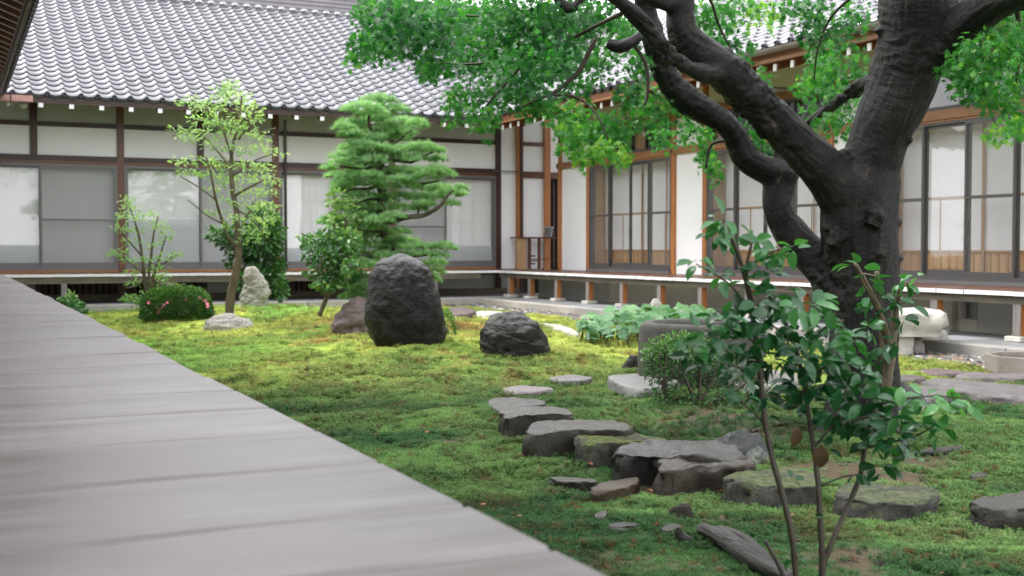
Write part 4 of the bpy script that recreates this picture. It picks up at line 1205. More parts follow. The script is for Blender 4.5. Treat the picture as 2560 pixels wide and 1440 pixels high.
ST = 'stepping stones crossing the moss'
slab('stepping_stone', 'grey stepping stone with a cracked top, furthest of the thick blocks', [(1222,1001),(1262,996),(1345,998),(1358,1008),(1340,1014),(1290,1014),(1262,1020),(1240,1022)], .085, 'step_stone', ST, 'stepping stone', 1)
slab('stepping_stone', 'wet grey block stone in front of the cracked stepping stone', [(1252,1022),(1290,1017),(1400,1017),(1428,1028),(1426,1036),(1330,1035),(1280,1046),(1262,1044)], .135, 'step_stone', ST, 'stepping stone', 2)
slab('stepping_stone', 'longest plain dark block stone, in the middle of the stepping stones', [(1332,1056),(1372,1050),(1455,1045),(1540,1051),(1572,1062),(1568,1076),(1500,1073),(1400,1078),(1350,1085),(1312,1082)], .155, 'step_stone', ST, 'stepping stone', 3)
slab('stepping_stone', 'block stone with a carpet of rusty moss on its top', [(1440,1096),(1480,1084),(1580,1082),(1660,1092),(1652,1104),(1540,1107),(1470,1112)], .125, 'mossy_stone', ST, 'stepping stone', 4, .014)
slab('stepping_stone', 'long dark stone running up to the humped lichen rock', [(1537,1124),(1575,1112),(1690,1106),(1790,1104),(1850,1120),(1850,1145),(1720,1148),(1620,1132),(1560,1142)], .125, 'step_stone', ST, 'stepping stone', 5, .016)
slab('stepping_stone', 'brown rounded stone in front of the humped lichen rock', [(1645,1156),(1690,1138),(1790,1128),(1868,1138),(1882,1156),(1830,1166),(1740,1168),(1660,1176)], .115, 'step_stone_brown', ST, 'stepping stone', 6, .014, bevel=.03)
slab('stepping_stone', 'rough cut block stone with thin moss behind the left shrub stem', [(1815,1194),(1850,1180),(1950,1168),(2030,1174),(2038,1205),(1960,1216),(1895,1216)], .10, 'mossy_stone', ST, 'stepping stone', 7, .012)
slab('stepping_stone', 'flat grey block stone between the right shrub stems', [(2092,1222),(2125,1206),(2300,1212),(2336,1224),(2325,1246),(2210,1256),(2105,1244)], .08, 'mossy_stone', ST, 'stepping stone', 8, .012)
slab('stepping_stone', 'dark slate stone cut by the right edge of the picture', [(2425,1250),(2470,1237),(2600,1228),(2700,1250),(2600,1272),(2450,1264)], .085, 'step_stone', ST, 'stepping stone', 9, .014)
slab('stepping_stone', 'thin grey stone flush with the moss, left of the two far ones', [(1255,970),(1300,963),(1372,967),(1376,974),(1305,980),(1260,976)], .045, 'slab_stone', ST, 'stepping stone', 10, .006)
slab('stepping_stone', 'thin smooth oval stone flush with the moss, nearer the basin', [(1374,944),(1420,937),(1470,940),(1478,946),(1440,951),(1390,952)], .05, 'slab_stone', ST, 'stepping stone', 11, .006)
slab('basin_slab', 'light grey slab lying at the left foot of the stone basin', [(1520,942),(1556,933),(1650,932),(1700,950),(1640,968),(1580,968),(1545,958)], .07, 'basin_slab', None, 'stone slab', 12, .006)
slab('flat_stone', 'wide pale slab behind the dark azalea bush', [(1800,930),(1900,922),(1985,932),(1985,955),(1900,962),(1800,952)], .06, 'basin_slab', 'flat stones set in the moss', 'flat stone', 13, .006)
slab('flat_stone', 'large rippled grey stone crossing the moss at the right edge', [(2310,950),(2400,945),(2480,956),(2560,964),(2720,978),(2720,1004),(2560,992),(2440,984),(2380,970)], .05, 'slab_stone', 'flat stones set in the moss', 'flat stone', 14, .010)
slab('flat_stone', 'oval grey stone between the maple trunk and the large rippled stone', [(2252,970),(2290,962),(2335,963),(2378,976),(2372,988),(2320,992),(2262,984)], .06, 'slab_stone', 'flat stones set in the moss', 'flat stone', 15, .008)
slab('flat_stone', 'narrow grey stone under the octagonal water basin', [(2392,936),(2440,930),(2600,936),(2600,944),(2480,944),(2410,944)], .04, 'slab_stone', 'flat stones set in the moss', 'flat stone', 16, .006)
slab('flat_stone', 'thin purple stone nearest the pebble bed', [(2288,926),(2350,921),(2400,926),(2422,931),(2350,933)], .035, 'purple_rock', 'flat stones set in the moss', 'flat stone', 17, .005)
slab('flat_stone', 'thin stone touching the right side of the maple trunk', [(2215,942),(2270,937),(2312,942),(2300,948),(2215,950)], .04, 'purple_rock', 'flat stones set in the moss', 'flat stone', 18, .005)
slab('flat_stone', 'low purple stone just right of the tall black boulder', [(1112,772),(1150,768),(1180,771),(1186,780),(1150,786),(1115,784)], .12, 'purple_rock', 'flat stones set in the moss', 'flat stone', 19, .01)
slab('flat_stone', 'pale flat stone behind the low dark boulder', [(1183,779),(1210,776),(1250,778),(1258,783),(1220,788),(1190,787)], .07, 'granite', 'flat stones set in the moss', 'flat stone', 20, .006)
slab('flat_stone', 'thin pale stone strip in the moss left of the butterbur', [(1340,808),(1375,808),(1410,814),(1446,830),(1436,834),(1380,820)], .07, 'white_rock', 'flat stones set in the moss', 'flat stone', 21, .006)
slab('flat_stone', 'dark flake level with the thin moss below the mossy block', [(1375,1191),(1440,1193),(1490,1200),(1480,1206),(1400,1200)], .03, 'step_stone', 'flat stones set in the moss', 'flat stone', 22, .006)
slab('flat_stone', 'brown flake below the long dark stone', [(1482,1215),(1530,1200),(1590,1194),(1590,1206),(1530,1224),(1490,1226)], .045, 'step_stone_brown', 'flat stones set in the moss', 'flat stone', 23, .008)
slab('flat_stone', 'tiny dark stone in the moss left of the small upright rock', [(1486,1282),(1505,1274),(1518,1276),(1512,1288),(1492,1290)], .03, 'step_stone', 'flat stones set in the moss', 'flat stone', 24, .006)
slab('flat_stone', 'thin dark stone below the small upright rock', [(1522,1312),(1560,1304),(1598,1308),(1580,1316),(1540,1318)], .02, 'step_stone', 'flat stones set in the moss', 'flat stone', 25, .004)
slab('flat_stone', 'dark stone flake between the small upright rock and the log', [(1655,1320),(1680,1308),(1702,1312),(1694,1322),(1664,1328)], .02, 'step_stone', 'flat stones set in the moss', 'flat stone', 26, .004)
slab('flat_stone', 'small grey stone in thin moss far right of the trunk', [(2425,1185),(2450,1180),(2470,1184),(2455,1190),(2432,1190)], .02, 'step_stone', 'flat stones set in the moss', 'flat stone', 27, .004)

# stone basin
bc = at(1752, 805, 9.62)
basin = empty('stone_basin', (bc.x, bc.y, 0)); tag(basin, 'round rough granite water basin behind the dark azalea bush', 'stone basin')
def lathe(prof, n=72, seed=2, rough=.004, cx=0, cy=0):
    v, f = [], []
    for r, z in prof:
        for k in range(n):
            a = 2*math.pi*k/n; d = nz((r*math.cos(a), r*math.sin(a), z), 3.0, seed)*rough*3 + nz((r*math.cos(a), r*math.sin(a), z), 18.0, seed)*rough
            v.append((cx+(r+d)*math.cos(a), cy+(r+d)*math.sin(a), z+d*.4))
    m = len(prof)
    for i in range(m-1):
        for k in range(n): f.append((i*n+k, i*n+(k+1) % n, (i+1)*n+(k+1) % n, (i+1)*n+k))
    f.append(tuple(reversed(range(n)))); f.append(tuple(range((m-1)*n, m*n)))
    return v, f
v, f = lathe([(.50,-.1),(.505,.0),(.505,.12),(.503,.24),(.502,.36),(.500,.44),(.495,.472),(.478,.494),(.43,.500),(.388,.493),(.375,.46),(.372,.40),(.36,.33)])
link('bowl', mesh('bowl', v, f, M['basin_stone'], True), basin)
b = MB(); b.raw(*lathe([(.36,.395),(.374,.40)], 48, 1, 0)); b.build('water', M['water'], basin)
GUARD.append(np.array([(bc.x+.49*math.cos(a), bc.y+.49*math.sin(a)) for a in np.linspace(0, 6.28, 24)[:-1]]))
# octagonal basin cut by the right edge
oc = at(2584, 890, 10.3)
ob_ = empty('octagonal_basin', (oc.x, oc.y, 0)); tag(ob_, 'low octagonal stone water basin by the pebbles at the right edge', 'stone basin')
def octa(r0, r1, z0, z1, zi):
    A = [math.pi/8+math.pi/4*i for i in range(8)]; v = []
    for r, z in ((r0, z0), (r0, z1), (r1, z1), (r1, zi)): v += [(r*math.cos(a), r*math.sin(a), z) for a in A]
    f = [(j*8+i, j*8+(i+1) % 8, (j+1)*8+(i+1) % 8, (j+1)*8+i) for j in range(3) for i in range(8)] + [tuple(range(24, 32))]
    return v, f
b = MB(); b.raw(*octa(.40, .365, -.1, .165, .05)); o = b.build('trough', M['pool_stone'], ob_, False, .006)
b = MB(); A_ = [math.pi/8+math.pi/4*i for i in range(8)]; b.raw([(.363*math.cos(a), .363*math.sin(a), .135) for a in A_], [tuple(range(8))]); b.build('water', M['water'], ob_)
GUARD.append(np.array([(oc.x+.40*math.cos(a), oc.y+.40*math.sin(a)) for a in A_]))
# shoe stone on its props
ss = empty('stepping_block', at(2300, 850, 12.0)); ss.location.z = 0; tag(ss, 'big white rough stone step propped on small stones beside the veranda', 'stone step')
def in_parent(o, p): o.location = Vector(o.location) - Vector(p.location); return o
in_parent(slab('top_block', None, [(2130,771),(2240,770),(2300,771),(2345,774),(2361,777),(2360,782),(2300,782),(2230,781),(2130,781)], .465, 'granite', None, 'x', 31, .016, parent=ss, bevel=.03, zbot=.225, guard=False, flare=.90), ss)
for rows, D, sd_, mt in (([(820,2246,2270),(832,2240,2280),(850,2236,2284),(876,2234,2282)],11.75,32,'granite'),
                    ([(831,2298,2342),(838,2294,2347),(846,2294,2346)],12.2,33,'granite'),
                    ([(826,2348,2360),(836,2346,2367),(846,2346,2370)],12.3,34,'kerb'),
                    ([(828,2278,2286),(836,2276,2290),(852,2278,2294)],12.05,35,'slab_stone'),
                    ([(852,2288,2300),(860,2282,2308),(874,2280,2308)],11.8,36,'white_rock'),
                    ([(832,2190,2225),(850,2180,2230)],12.1,37,'granite')):
    in_parent(boulder('prop_stone', None, rows, D, mt, .7, sd_, .010, 8, 3.2, parent=ss, guard=False, sink=.04), ss)

# log, roots
def log(name, label, P, rad, mat='log', cat='log', n=14, rough=.35, seed=3):
    P, rad = smooth_path(P, rad, 8); base = P[0].copy()
    v, f = tube_np(P, rad, n); me = mesh(name, v, f, M[mat], True)
    nn = [q.normal.copy() for q in me.vertices]
    d0 = (P[-1]-P[0]).normalized()
    for q, m_ in zip(me.vertices, nn):
        a = q.co.copy(); al = a.dot(d0); s = a - d0*al*.85
        q.co += m_*(nz(s, 14, seed)*rad[len(rad)//2]*rough)
    rq = d0.to_track_quat('X', 'Z'); ri = rq.inverted()
    for q in me.vertices: q.co = ri @ (q.co - base)
    o = link(name, me); o.location = base; o.rotation_mode = 'QUATERNION'; o.rotation_quaternion = rq; return tag(o, label, cat)
g1_, g2_, g3_, g4_ = G(1755,1342), G(1805,1362), G(1880,1405), G(1985,1462)
up = Vector((0,0,.022))
log('driftwood_log', 'dark weathered split log lying on the moss at the bottom', [g1_+up*1.3, g2_+up*1.2, g3_+up, g4_+up*.8], [.020,.040,.043,.026])
log('driftwood_fork', 'thin bleached branch lying against the dark split log', [G(1800,1345)+up*1.6, G(1860,1372)+up*1.8, G(1930,1420)+up*1.2], [.010,.013,.008], cat='branch')
log('fallen_branch', 'short rotting branch on the moss right of the maple trunk', [G(2285,1142)+up*.6, G(2350,1138)+up*.8, G(2402,1128)+up*.6], [.016,.022,.012], cat='branch', seed=7)
log('surface_root', 'dark surface root running right from under the lichen rock', [G(1880,1082)+up*.4, G(1920,1072)+up*.6, G(1975,1066)+up*.4], [.010,.012,.008], 'twig', 'root', seed=8)

def litter():
    P = []
    for p, s in soil_spots:
        for _ in range(int(70*s)+8): P.append((p.x+rng.normal(0, s*.7), p.y+rng.normal(0, s*.7)))
    for _ in range(260):
        y = rng.uniform(4.2, 9.5); P.append((rng.uniform(-.1, .46)*y, y))
    v, f = [], []
    for x, y in P:
        a = rng.uniform(0, 6.28); L = rng.uniform(.008, .022); w = L*rng.uniform(.15, .45); z = gnd(x, y)+rng.uniform(.008, .02)
        c, s = math.cos(a), math.sin(a); b = len(v)
        v += [(x-c*L, y-s*L, z), (x-s*w, y+c*w, z+.004), (x+c*L, y+s*L, z+rng.uniform(0, .008)), (x+s*w, y-c*w, z+.002)]; f.append((b, b+1, b+2, b+3))
    tag(link('leaf_litter', mesh('leaf_litter', v, f, M['withered'])), 'scattered bits of dead leaf and bark on the moss', 'leaf litter', kind='stuff')
litter()
# pebbles along the right terrace
def pebbles():
    bm = bmesh.new(); bmesh.ops.create_icosphere(bm, subdivisions=2, radius=1); V = np.array([tuple(q.co) for q in bm.verts]); Fc = np.array([[q.index for q in f.verts] for f in bm.faces]); bm.free()
    P = []; n = 7500
    s = rng.uniform(-20.6, -5.0, n); t = rng.uniform(.0, .58, n) + .03*rng.standard_normal(n)
    t = np.clip(t, .0, .66)
    lx = s; ly = KE - t
    ex = np.array([0.4294, -0.9031]); ey = np.array([.9031, .4294])
    o = -CR * np.array([.9031, .4294])
    xy = o + lx[:, None]*ex + ly[:, None]*ey
    r = rng.uniform(.014, .036, n) * np.where(rng.random(n) < .15, 1.5, 1)
    z = .012 + rng.uniform(0, .025, n)
    allv, allf, tint = [], [], []
    for i in range(n):
        R_ = Matrix.Rotation(rng.uniform(0, 6.28), 3, 'Z') @ Matrix.Rotation(rng.uniform(-.4, .4), 3, 'X')
        S = np.array([1.25, .9*rng.uniform(.7, 1), .55])*r[i]
        vv = (V*S) @ np.array(R_).T + np.array([xy[i, 0], xy[i, 1], z[i]]); vv += rng.uniform(-.06, .06, vv.shape)*r[i]
        allv.append(vv); allf.append(Fc + i*len(V))
        tint += [rng.random()]*len(Fc)
    me = fast_mesh('pebbles', np.concatenate(allv), np.concatenate(allf), M['pebble'], True, tint)
    tag(link('pebbles', me), 'band of river pebbles along the foot of the right terrace', 'pebbles', kind='stuff')
pebbles()

# ================================================================== moss
def tuft_mesh(name, kind, seed):
    r_ = np.random.default_rng(seed); v, f = [], []
    def blade(p, d, w, l):
        a = d.cross(Vector((0, 0, 1))); a = a.normalized() if a.length > .01 else Vector((1, 0, 0))
        b = len(v); v.extend([p-a*w, p+a*w, p+d*l]); f.append((b, b+1, b+2))
    if kind == 'star':       # hair moss: upright stems with whorls
        for _ in range(9):
            p = Vector((r_.uniform(-.5, .5), r_.uniform(-.5, .5), -.05)); h = r_.uniform(.55, 1.05)
            lean_ = Vector((r_.uniform(-.2, .2), r_.uniform(-.2, .2), 1)).normalized()
            for lv in (.35, .65, 1.0):
                for k in range(5):
                    a = r_.uniform(0, 6.28); e = r_.uniform(.2, .9)
                    blade(p+lean_*h*lv*.8, Vector((math.cos(a), math.sin(a), e)).normalized(), .045, .32)
    else:                    # soft carpet
        for _ in range(34):
            a = r_.uniform(0, 6.28); q = math.sqrt(r_.uniform(0, 1))*.75
            p = Vector((math.cos(a)*q, math.sin(a)*q, .0)); b2 = r_.uniform(0, 6.28)
            blade(p, Vector((math.cos(b2)*.7, math.sin(b2)*.7, r_.uniform(.3, 1.1))).normalized(), .075, r_.uniform(.35, .65)*(1.2-q*.7))
    me = mesh(name, v, f, M['tuft']); return me
def build_moss():
    pts = []
    for (d0, d1, sp, side) in ((3.6, 5.6, .020, 0), (5.6, 8.0, .026, 0), (8.0, 11.5, .036, 0), (11.5, 15.0, .050, 0), (15.0, 21.0, .072, 0)):
        nx_ = int(18/sp); 
        w = d1*.80
        xs_ = np.arange(-w, w, sp); ys_ = np.arange(d0, d1, sp)
        X, Y = np.meshgrid(xs_, ys_); X = X.ravel() + rng.uniform(-.5, .5, X.size)*sp; Y = Y.ravel() + rng.uniform(-.5, .5, Y.size)*sp
        k = (X/Y > -.50) & (X/Y < .80); pts.append(np.stack([X[k], Y[k], np.full(k.sum(), sp)], 1))
    P = np.concatenate(pts); X, Y, sp = P.T
    # outside the buildings and kerbs
    gr = (-0.9031*X-0.4294*Y)-(CR+W+.66); gl = (0.4294*X-.9031*Y)-CL-1.74
    dk = (X-E0.x)*.9031+(Y-E0.y)*.4294
    ok = (gr > .56+.10*(vnoise(X, Y, .2, 9)-.5)) & (gl > 0) & (dk > -.35)
    for poly in GUARD:
        m = ok & (X > poly[:, 0].min()) & (X < poly[:, 0].max()) & (Y > poly[:, 1].min()) & (Y < poly[:, 1].max())
        idx = np.where(m)[0]; ins = pin(poly, X[idx], Y[idx]); ok[idx[ins]] = False
    X, Y, sp = X[ok], Y[ok], sp[ok]
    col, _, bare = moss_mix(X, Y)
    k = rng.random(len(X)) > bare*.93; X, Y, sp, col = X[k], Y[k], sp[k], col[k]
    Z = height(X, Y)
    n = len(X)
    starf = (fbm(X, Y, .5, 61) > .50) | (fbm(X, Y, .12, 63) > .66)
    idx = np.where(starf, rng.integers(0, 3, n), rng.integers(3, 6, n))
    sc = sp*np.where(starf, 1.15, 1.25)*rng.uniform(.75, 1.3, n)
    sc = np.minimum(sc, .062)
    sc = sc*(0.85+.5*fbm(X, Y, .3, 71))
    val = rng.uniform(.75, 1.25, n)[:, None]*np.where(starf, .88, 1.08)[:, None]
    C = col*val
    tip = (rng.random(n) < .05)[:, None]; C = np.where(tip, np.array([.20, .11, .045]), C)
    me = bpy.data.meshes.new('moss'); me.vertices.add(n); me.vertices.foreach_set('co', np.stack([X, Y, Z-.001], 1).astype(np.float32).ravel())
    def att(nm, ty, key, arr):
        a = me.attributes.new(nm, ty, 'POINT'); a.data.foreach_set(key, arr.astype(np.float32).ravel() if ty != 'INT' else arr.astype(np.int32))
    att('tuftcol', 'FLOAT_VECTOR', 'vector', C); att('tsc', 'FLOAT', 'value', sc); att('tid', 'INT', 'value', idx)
    att('trot', 'FLOAT_VECTOR', 'vector', np.stack([rng.uniform(-.2, .2, n), rng.uniform(-.2, .2, n), rng.uniform(0, 6.28, n)], 1))
    o = link('moss', me); tag(o, 'carpet of green, yellow and rusty moss over the garden', 'moss', kind='stuff')
    coll = bpy.data.collections.new('moss_sprigs')
    for i in range(6):
        q = bpy.data.objects.new('moss_sprig_%s' % 'abcdef'[i], tuft_mesh('moss_sprig', 'star' if i < 3 else 'soft', i)); coll.objects.link(q)
    ng = bpy.data.node_groups.new('moss_scatter', 'GeometryNodeTree')
    ng.interface.new_socket('Geometry', in_out='INPUT', socket_type='NodeSocketGeometry'); ng.interface.new_socket('Geometry', in_out='OUTPUT', socket_type='NodeSocketGeometry')
    N, L = ng.nodes, ng.links
    gi, go = N.new('NodeGroupInput'), N.new('NodeGroupOutput')
    iop = N.new('GeometryNodeInstanceOnPoints'); ci = N.new('GeometryNodeCollectionInfo'); ci.inputs['Collection'].default_value = coll
    ci.inputs['Separate Children'].default_value = True; ci.inputs['Reset Children'].default_value = True
    def na(nm, ty):
        x = N.new('GeometryNodeInputNamedAttribute'); x.data_type = ty; x.inputs['Name'].default_value = nm; return x.outputs['Attribute']
    mp_ = N.new('GeometryNodeMeshToPoints'); L.new(gi.outputs[0], mp_.inputs['Mesh']); L.new(mp_.outputs[0], iop.inputs['Points'])
    L.new(ci.outputs[0], iop.inputs['Instance']); iop.inputs['Pick Instance'].default_value = True
    L.new(na('tid', 'INT'), iop.inputs['Instance Index']); L.new(na('tsc', 'FLOAT'), iop.inputs['Scale'])
    er = N.new('FunctionNodeEulerToRotation'); L.new(na('trot', 'FLOAT_VECTOR'), er.inputs[0]); L.new(er.outputs[0], iop.inputs['Rotation'])
    L.new(iop.outputs[0], go.inputs[0])
    md = o.modifiers.new('scatter', 'NODES'); md.node_group = ng
    print('moss', n)
build_moss()
# ================================================================== leaves and plants
def maple_leaf_mesh(seed):
    r_ = random.Random(seed)
    tips = [(90, 1.0), (52, .90), (128, .90), (14, .72), (166, .72), (-28, .40), (208, .40)]
    tips = sorted([(a + r_.uniform(-5, 5), l * r_.uniform(.9, 1.08)) for a, l in tips])
    pts = []
    for i, (a, l) in enumerate(tips):
        pts.append((a, l))
        if i < len(tips) - 1:
            na = (a + tips[i+1][0]) / 2; pts.append((na, .27 if i not in (2, 3) else .31))
    v = [(0, 0, 0)]
    for a, l in pts:
        x, y = l * math.cos(R(a)), l * math.sin(R(a))
        v.append((x, y, -.22 * l * l * (1 if l > .5 else .6) + r_.uniform(-.03, .03)))
    v.append((0, -.25, .02)); last = len(v) - 1
    n = len(pts); f = [(0, i, i + 1) for i in range(1, n)] + [(0, n, last), (0, last, 1)]
    return v, f
def oval_leaf_mesh(seed, wid=.44, fold=.16, droop=.25, tipk=1.0):
    r_ = random.Random(seed); v = []; st = [(0, 0), (.15, .55), (.38, .95), (.62, .95), (.83, .60), (1.0, 0)]
    tw = r_.uniform(-.06, .06)
    for t, w in st:
        z = -droop * t * t
        if w == 0: v.append((0, t, z)); continue
        w = w * wid / 2
        v += [(-w, t, z + fold * w * 1.6 + tw * t), (0, t, z), (w, t, z + fold * w * 1.6 - tw * t)]
    f = [(0, 2, 1), (0, 3, 2)]
    for i in range(3):
        a = 1 + 3 * i; f += [(a, a+1, a+4, a+3), (a+1, a+2, a+5, a+4)]
    f += [(10, 11, 13), (11, 12, 13)]
    return v, f
def round_leaf_mesh(seed):
    r_ = random.Random(seed); n = 14; v = [(0, .08, -.03)]; 
    for i in range(n):
        a = math.pi * (-.5 + .10) + (2 * math.pi - .20 * math.pi) * i / (n - 1)
        rr = .5 * (1 + .05 * math.sin(i * 2.3 + seed)); x, y = rr * math.cos(a), .42 + rr * math.sin(a) * .95
        v.append((x * .55, .2 + (y - .2) * .6, .035)); v.append((x, y, .02 + .05 * math.sin(i * 1.9 + seed * 2)))
    f = []
    for i in range(n - 1): f += [(0, 1+2*i, 3+2*i), (1+2*i, 2+2*i, 4+2*i, 3+2*i)]
    return v, f
def tri(v, f):
    out = []
    for q in f:
        for i in range(1, len(q) - 1): out.append((q[0], q[i], q[i+1]))
    return np.array(v, float), np.array(out)
MAPLE = [tri(*maple_leaf_mesh(i)) for i in range(5)]
OVAL = [tri(*oval_leaf_mesh(i, .56, .20, .10 + .12 * i)) for i in range(4)]
SLIM = [tri(*oval_leaf_mesh(i + 9, .34, .2, .10 + .10 * i)) for i in range(3)]
TINY = [tri([(0, 0, 0), (-.22, .45, .04), (0, 1, -.08), (.22, .45, .04)], [(0, 2, 1), (0, 3, 2)])]
ROUND = [tri(*round_leaf_mesh(i)) for i in range(4)]
def frames(axis, normal):
    """rotation matrices with y along axis and z near normal"""
    y = axis / np.linalg.norm(axis, axis=1, keepdims=True)
    x = np.cross(y, normal); x /= np.maximum(np.linalg.norm(x, axis=1, keepdims=True), 1e-6)
    z = np.cross(x, y)
    return np.stack([x, y, z], 2)
def leaves(parent, tm, pos, axis, normal, size, tint, mat, singles=0, name='leaf', mass='foliage', origin=None):
    pos = np.asarray(pos, float); n = len(pos); Rm = frames(np.asarray(axis, float), np.asarray(normal, float))
    size = np.asarray(size, float) * np.ones(n); tint = np.clip(np.asarray(tint, float) * np.ones(n), 0, 1)
    o_ = np.array(parent.location) if parent is not None else np.zeros(3)
    which = rng.integers(0, len(tm), n)
    px = 1280 + F * pos[:, 0] / pos[:, 1]; py = 620 - F * (pos[:, 2] - EYE) / pos[:, 1]
    inside = (px > 0) & (px < 2560) & (py > 0) & (py < 1440)
    score = size / pos[:, 1] * np.where(inside, 1, 0.001)
    order = np.argsort(-score); one = np.zeros(n, bool)
    if singles: one[order[:singles]] = True
    if one.any():
        ms = []
        for v, f in tm:
            me = mesh(name, v, f, mat, True); a = me.attributes.new('tint', 'FLOAT', 'FACE'); a.data.foreach_set('value', np.zeros(len(f), np.float32)); ms.append(me)
        for i in np.where(one)[0]:
            o = bpy.data.objects.new(name, ms[which[i]]); COL.objects.link(o); o.parent = parent
            m = Matrix.Identity(4)
            for r in range(3):
                for c in range(3): m[r][c] = Rm[i, r, c] * size[i]
                m[r][3] = pos[i, r] - o_[r]
            o.matrix_local = m; o.color = (1 - tint[i], 1, 1, 1)
    rest = np.where(~one)[0]
    if len(rest):
        V, Fs, T = [], [], []; base = 0
        for w, (v, f) in enumerate(tm):
            k = rest[which[rest] == w]
            if not len(k): continue
            q = np.einsum('nij,vj->nvi', Rm[k], v) * size[k][:, None, None] + (pos[k] - o_)[:, None, :]
            V.append(q.reshape(-1, 3)); Fs.append((f[None] + (np.arange(len(k)) * len(v))[:, None, None]).reshape(-1, 3) + base)
            base += len(k) * len(v); T.append(np.repeat(tint[k], len(f)))
        me = fast_mesh(mass, np.concatenate(V), np.concatenate(Fs), mat, True, np.concatenate(T))
        tag(link(mass, me, parent), kind='stuff')
def unit(n, zb=0.0):
    v = rng.standard_normal((n, 3)); v[:, 2] += zb; return v / np.linalg.norm(v, axis=1, keepdims=True)
def blob_pts(blobs, spread=.5):
    """blobs: (px, py, rx px, ry px, D, n, tint) -> points in space with real depth"""
    P, T, C = [], [], []
    for b in blobs:
        px, py, rx, ry, D, n, t = b
        c = np.array(at(px, py, D)); a, h = rx * D / F, ry * D / F
        u = rng.standard_normal((n, 3)); u /= np.linalg.norm(u, axis=1, keepdims=True); u *= rng.uniform(0, 1, (n, 1)) ** .45
        q = c + u * np.array([a, max(a, h) * spread * 2 * .5 + .1, h]); P.append(q); C += [c] * n
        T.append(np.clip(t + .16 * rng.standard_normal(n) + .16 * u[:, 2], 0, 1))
    return np.concatenate(P), np.concatenate(T), np.array(C)
def branch_mesh(paths, sides=7):
    mb = MB()
    for P, r in paths: mb.tube(P, r, sides)
    return mb
def rel(P, o): return [Vector(p) - Vector(o.location) for p in P]

# ------------------------------------------------------------------ the maple
DM = 6.85
mp_base = at(2140, 1150, DM); mp_base.z = 0
maple = empty('maple_tree', mp_base); tag(maple, 'old maple with black wet twisting limbs and bright green leaves on the right', 'maple tree')
def limb(pts, sub=5):
    """(px, py, radius px, distance)"""
    P = [at(x, y, D) for x, y, r, D in pts]; r = [rr * D / F for x, y, rr, D in pts]
    return smooth_path(P, r, sub)
LIMBS = [
 [(2128,1210,150,6.85),(2135,1140,118,6.85),(2150,1060,98,6.85),(2160,960,88,6.85),(2160,860,86,6.85),(2158,760,88,6.85),(2152,660,90,6.85),(2148,570,95,6.85),(2150,490,95,6.85),(2165,430,88,6.85)],
 [(2165,470,80,6.85),(2180,400,72,6.8),(2203,330,72,6.75),(2238,250,80,6.7),(2265,170,84,6.65),(2285,90,92,6.6),(2295,0,98,6.55),(2300,-120,90,6.5),(2310,-260,75,6.4)],
 [(2330,140,62,6.6),(2395,75,58,6.4),(2460,25,50,6.2),(2540,-15,46,6.0),(2680,-40,40,5.8),(2850,-120,34,5.6),(3050,-260,26,5.5),(3200,-460,12,5.4)],
 [(2150,520,80,6.85),(2105,475,72,6.8),(2060,425,60,6.75),(2000,365,52,6.7),(1930,295,50,6.6),(1860,225,50,6.5),(1800,170,50,6.4),(1745,130,48,6.35),(1708,85,42,6.3),(1700,30,36,6.3),(1698,-60,36,6.3),(1690,-200,28,6.3)],
 [(1815,180,28,6.4),(1770,185,24,6.25),(1725,172,21,6.15),(1680,140,22,6.05),(1645,95,23,6.0),(1600,50,24,5.9),(1560,12,22,5.8),(1510,-30,18,5.7),(1440,-120,14,5.6)],
 [(2110,720,70,6.9),(2060,665,54,7.0),(2010,620,46,7.05),(1968,570,43,7.1),(1945,525,37,7.1),(1948,470,39,7.15),(1960,425,41,7.15)],
 [(1958,440,39,7.15),(1915,425,35,7.15),(1868,398,34,7.15),(1845,355,32,7.15),(1815,310,33,7.1),(1760,275,35,7.1),(1712,245,37,7.05),(1672,200,34,7.0),(1645,145,32,6.95),(1628,85,28,6.9),(1615,20,25,6.9),(1600,-80,22,6.8),(1570,-200,19,6.7)],
 [(1962,440,34,7.2),(1955,405,22,7.2),(1945,372,10,7.2)],
 [(1612,85,14,6.7),(1592,98,15,6.65),(1562,114,16,6.6),(1540,116,15,6.6),(1518,108,11,6.6)],
 [(1385,-40,12,6.4),(1398,0,14,6.4),(1420,20,14,6.4),(1442,12,13,6.4),(1458,-15,12,6.4),(1480,-60,10,6.4)],
 [(1650,100,20,6.0),(1642,82,17,6.0),(1640,68,15,6.0)],
 [(1700,10,26,6.3),(1660,5,22,6.2),(1620,-12,20,6.15),(1560,-60,18,6.1)],
 [(2190,200,30,7.0),(2120,235,17,7.3),(2050,290,15,7.5),(1990,350,14,7.7),(1955,395,12,7.8)],
 [(2110,1160,60,6.7),(2020,1180,34,6.5),(1960,1200,18,6.35)],
 [(2170,1150,60,6.7),(2260,1180,34,6.6),(2330,1195,16,6.5)],
 [(2130,1170,60,6.6),(2120,1230,34,6.3),(2110,1260,16,6.15)],
]
BURRS = [(2275,300,30,6.7),(2262,350,26,6.7),(2285,255,30,6.7),(2235,560,30,6.8),(2228,500,22,6.8),(2240,650,22,6.8),(2120,390,26,6.75),(2190,545,34,6.6),(2090,600,30,6.7),(2235,160,26,6.6),(2200,80,24,6.6),(1632,90,27,5.99),(2105,690,28,6.78),(2080,560,28,6.8),(2190,640,26,6.66),(2230,700,20,6.8)]
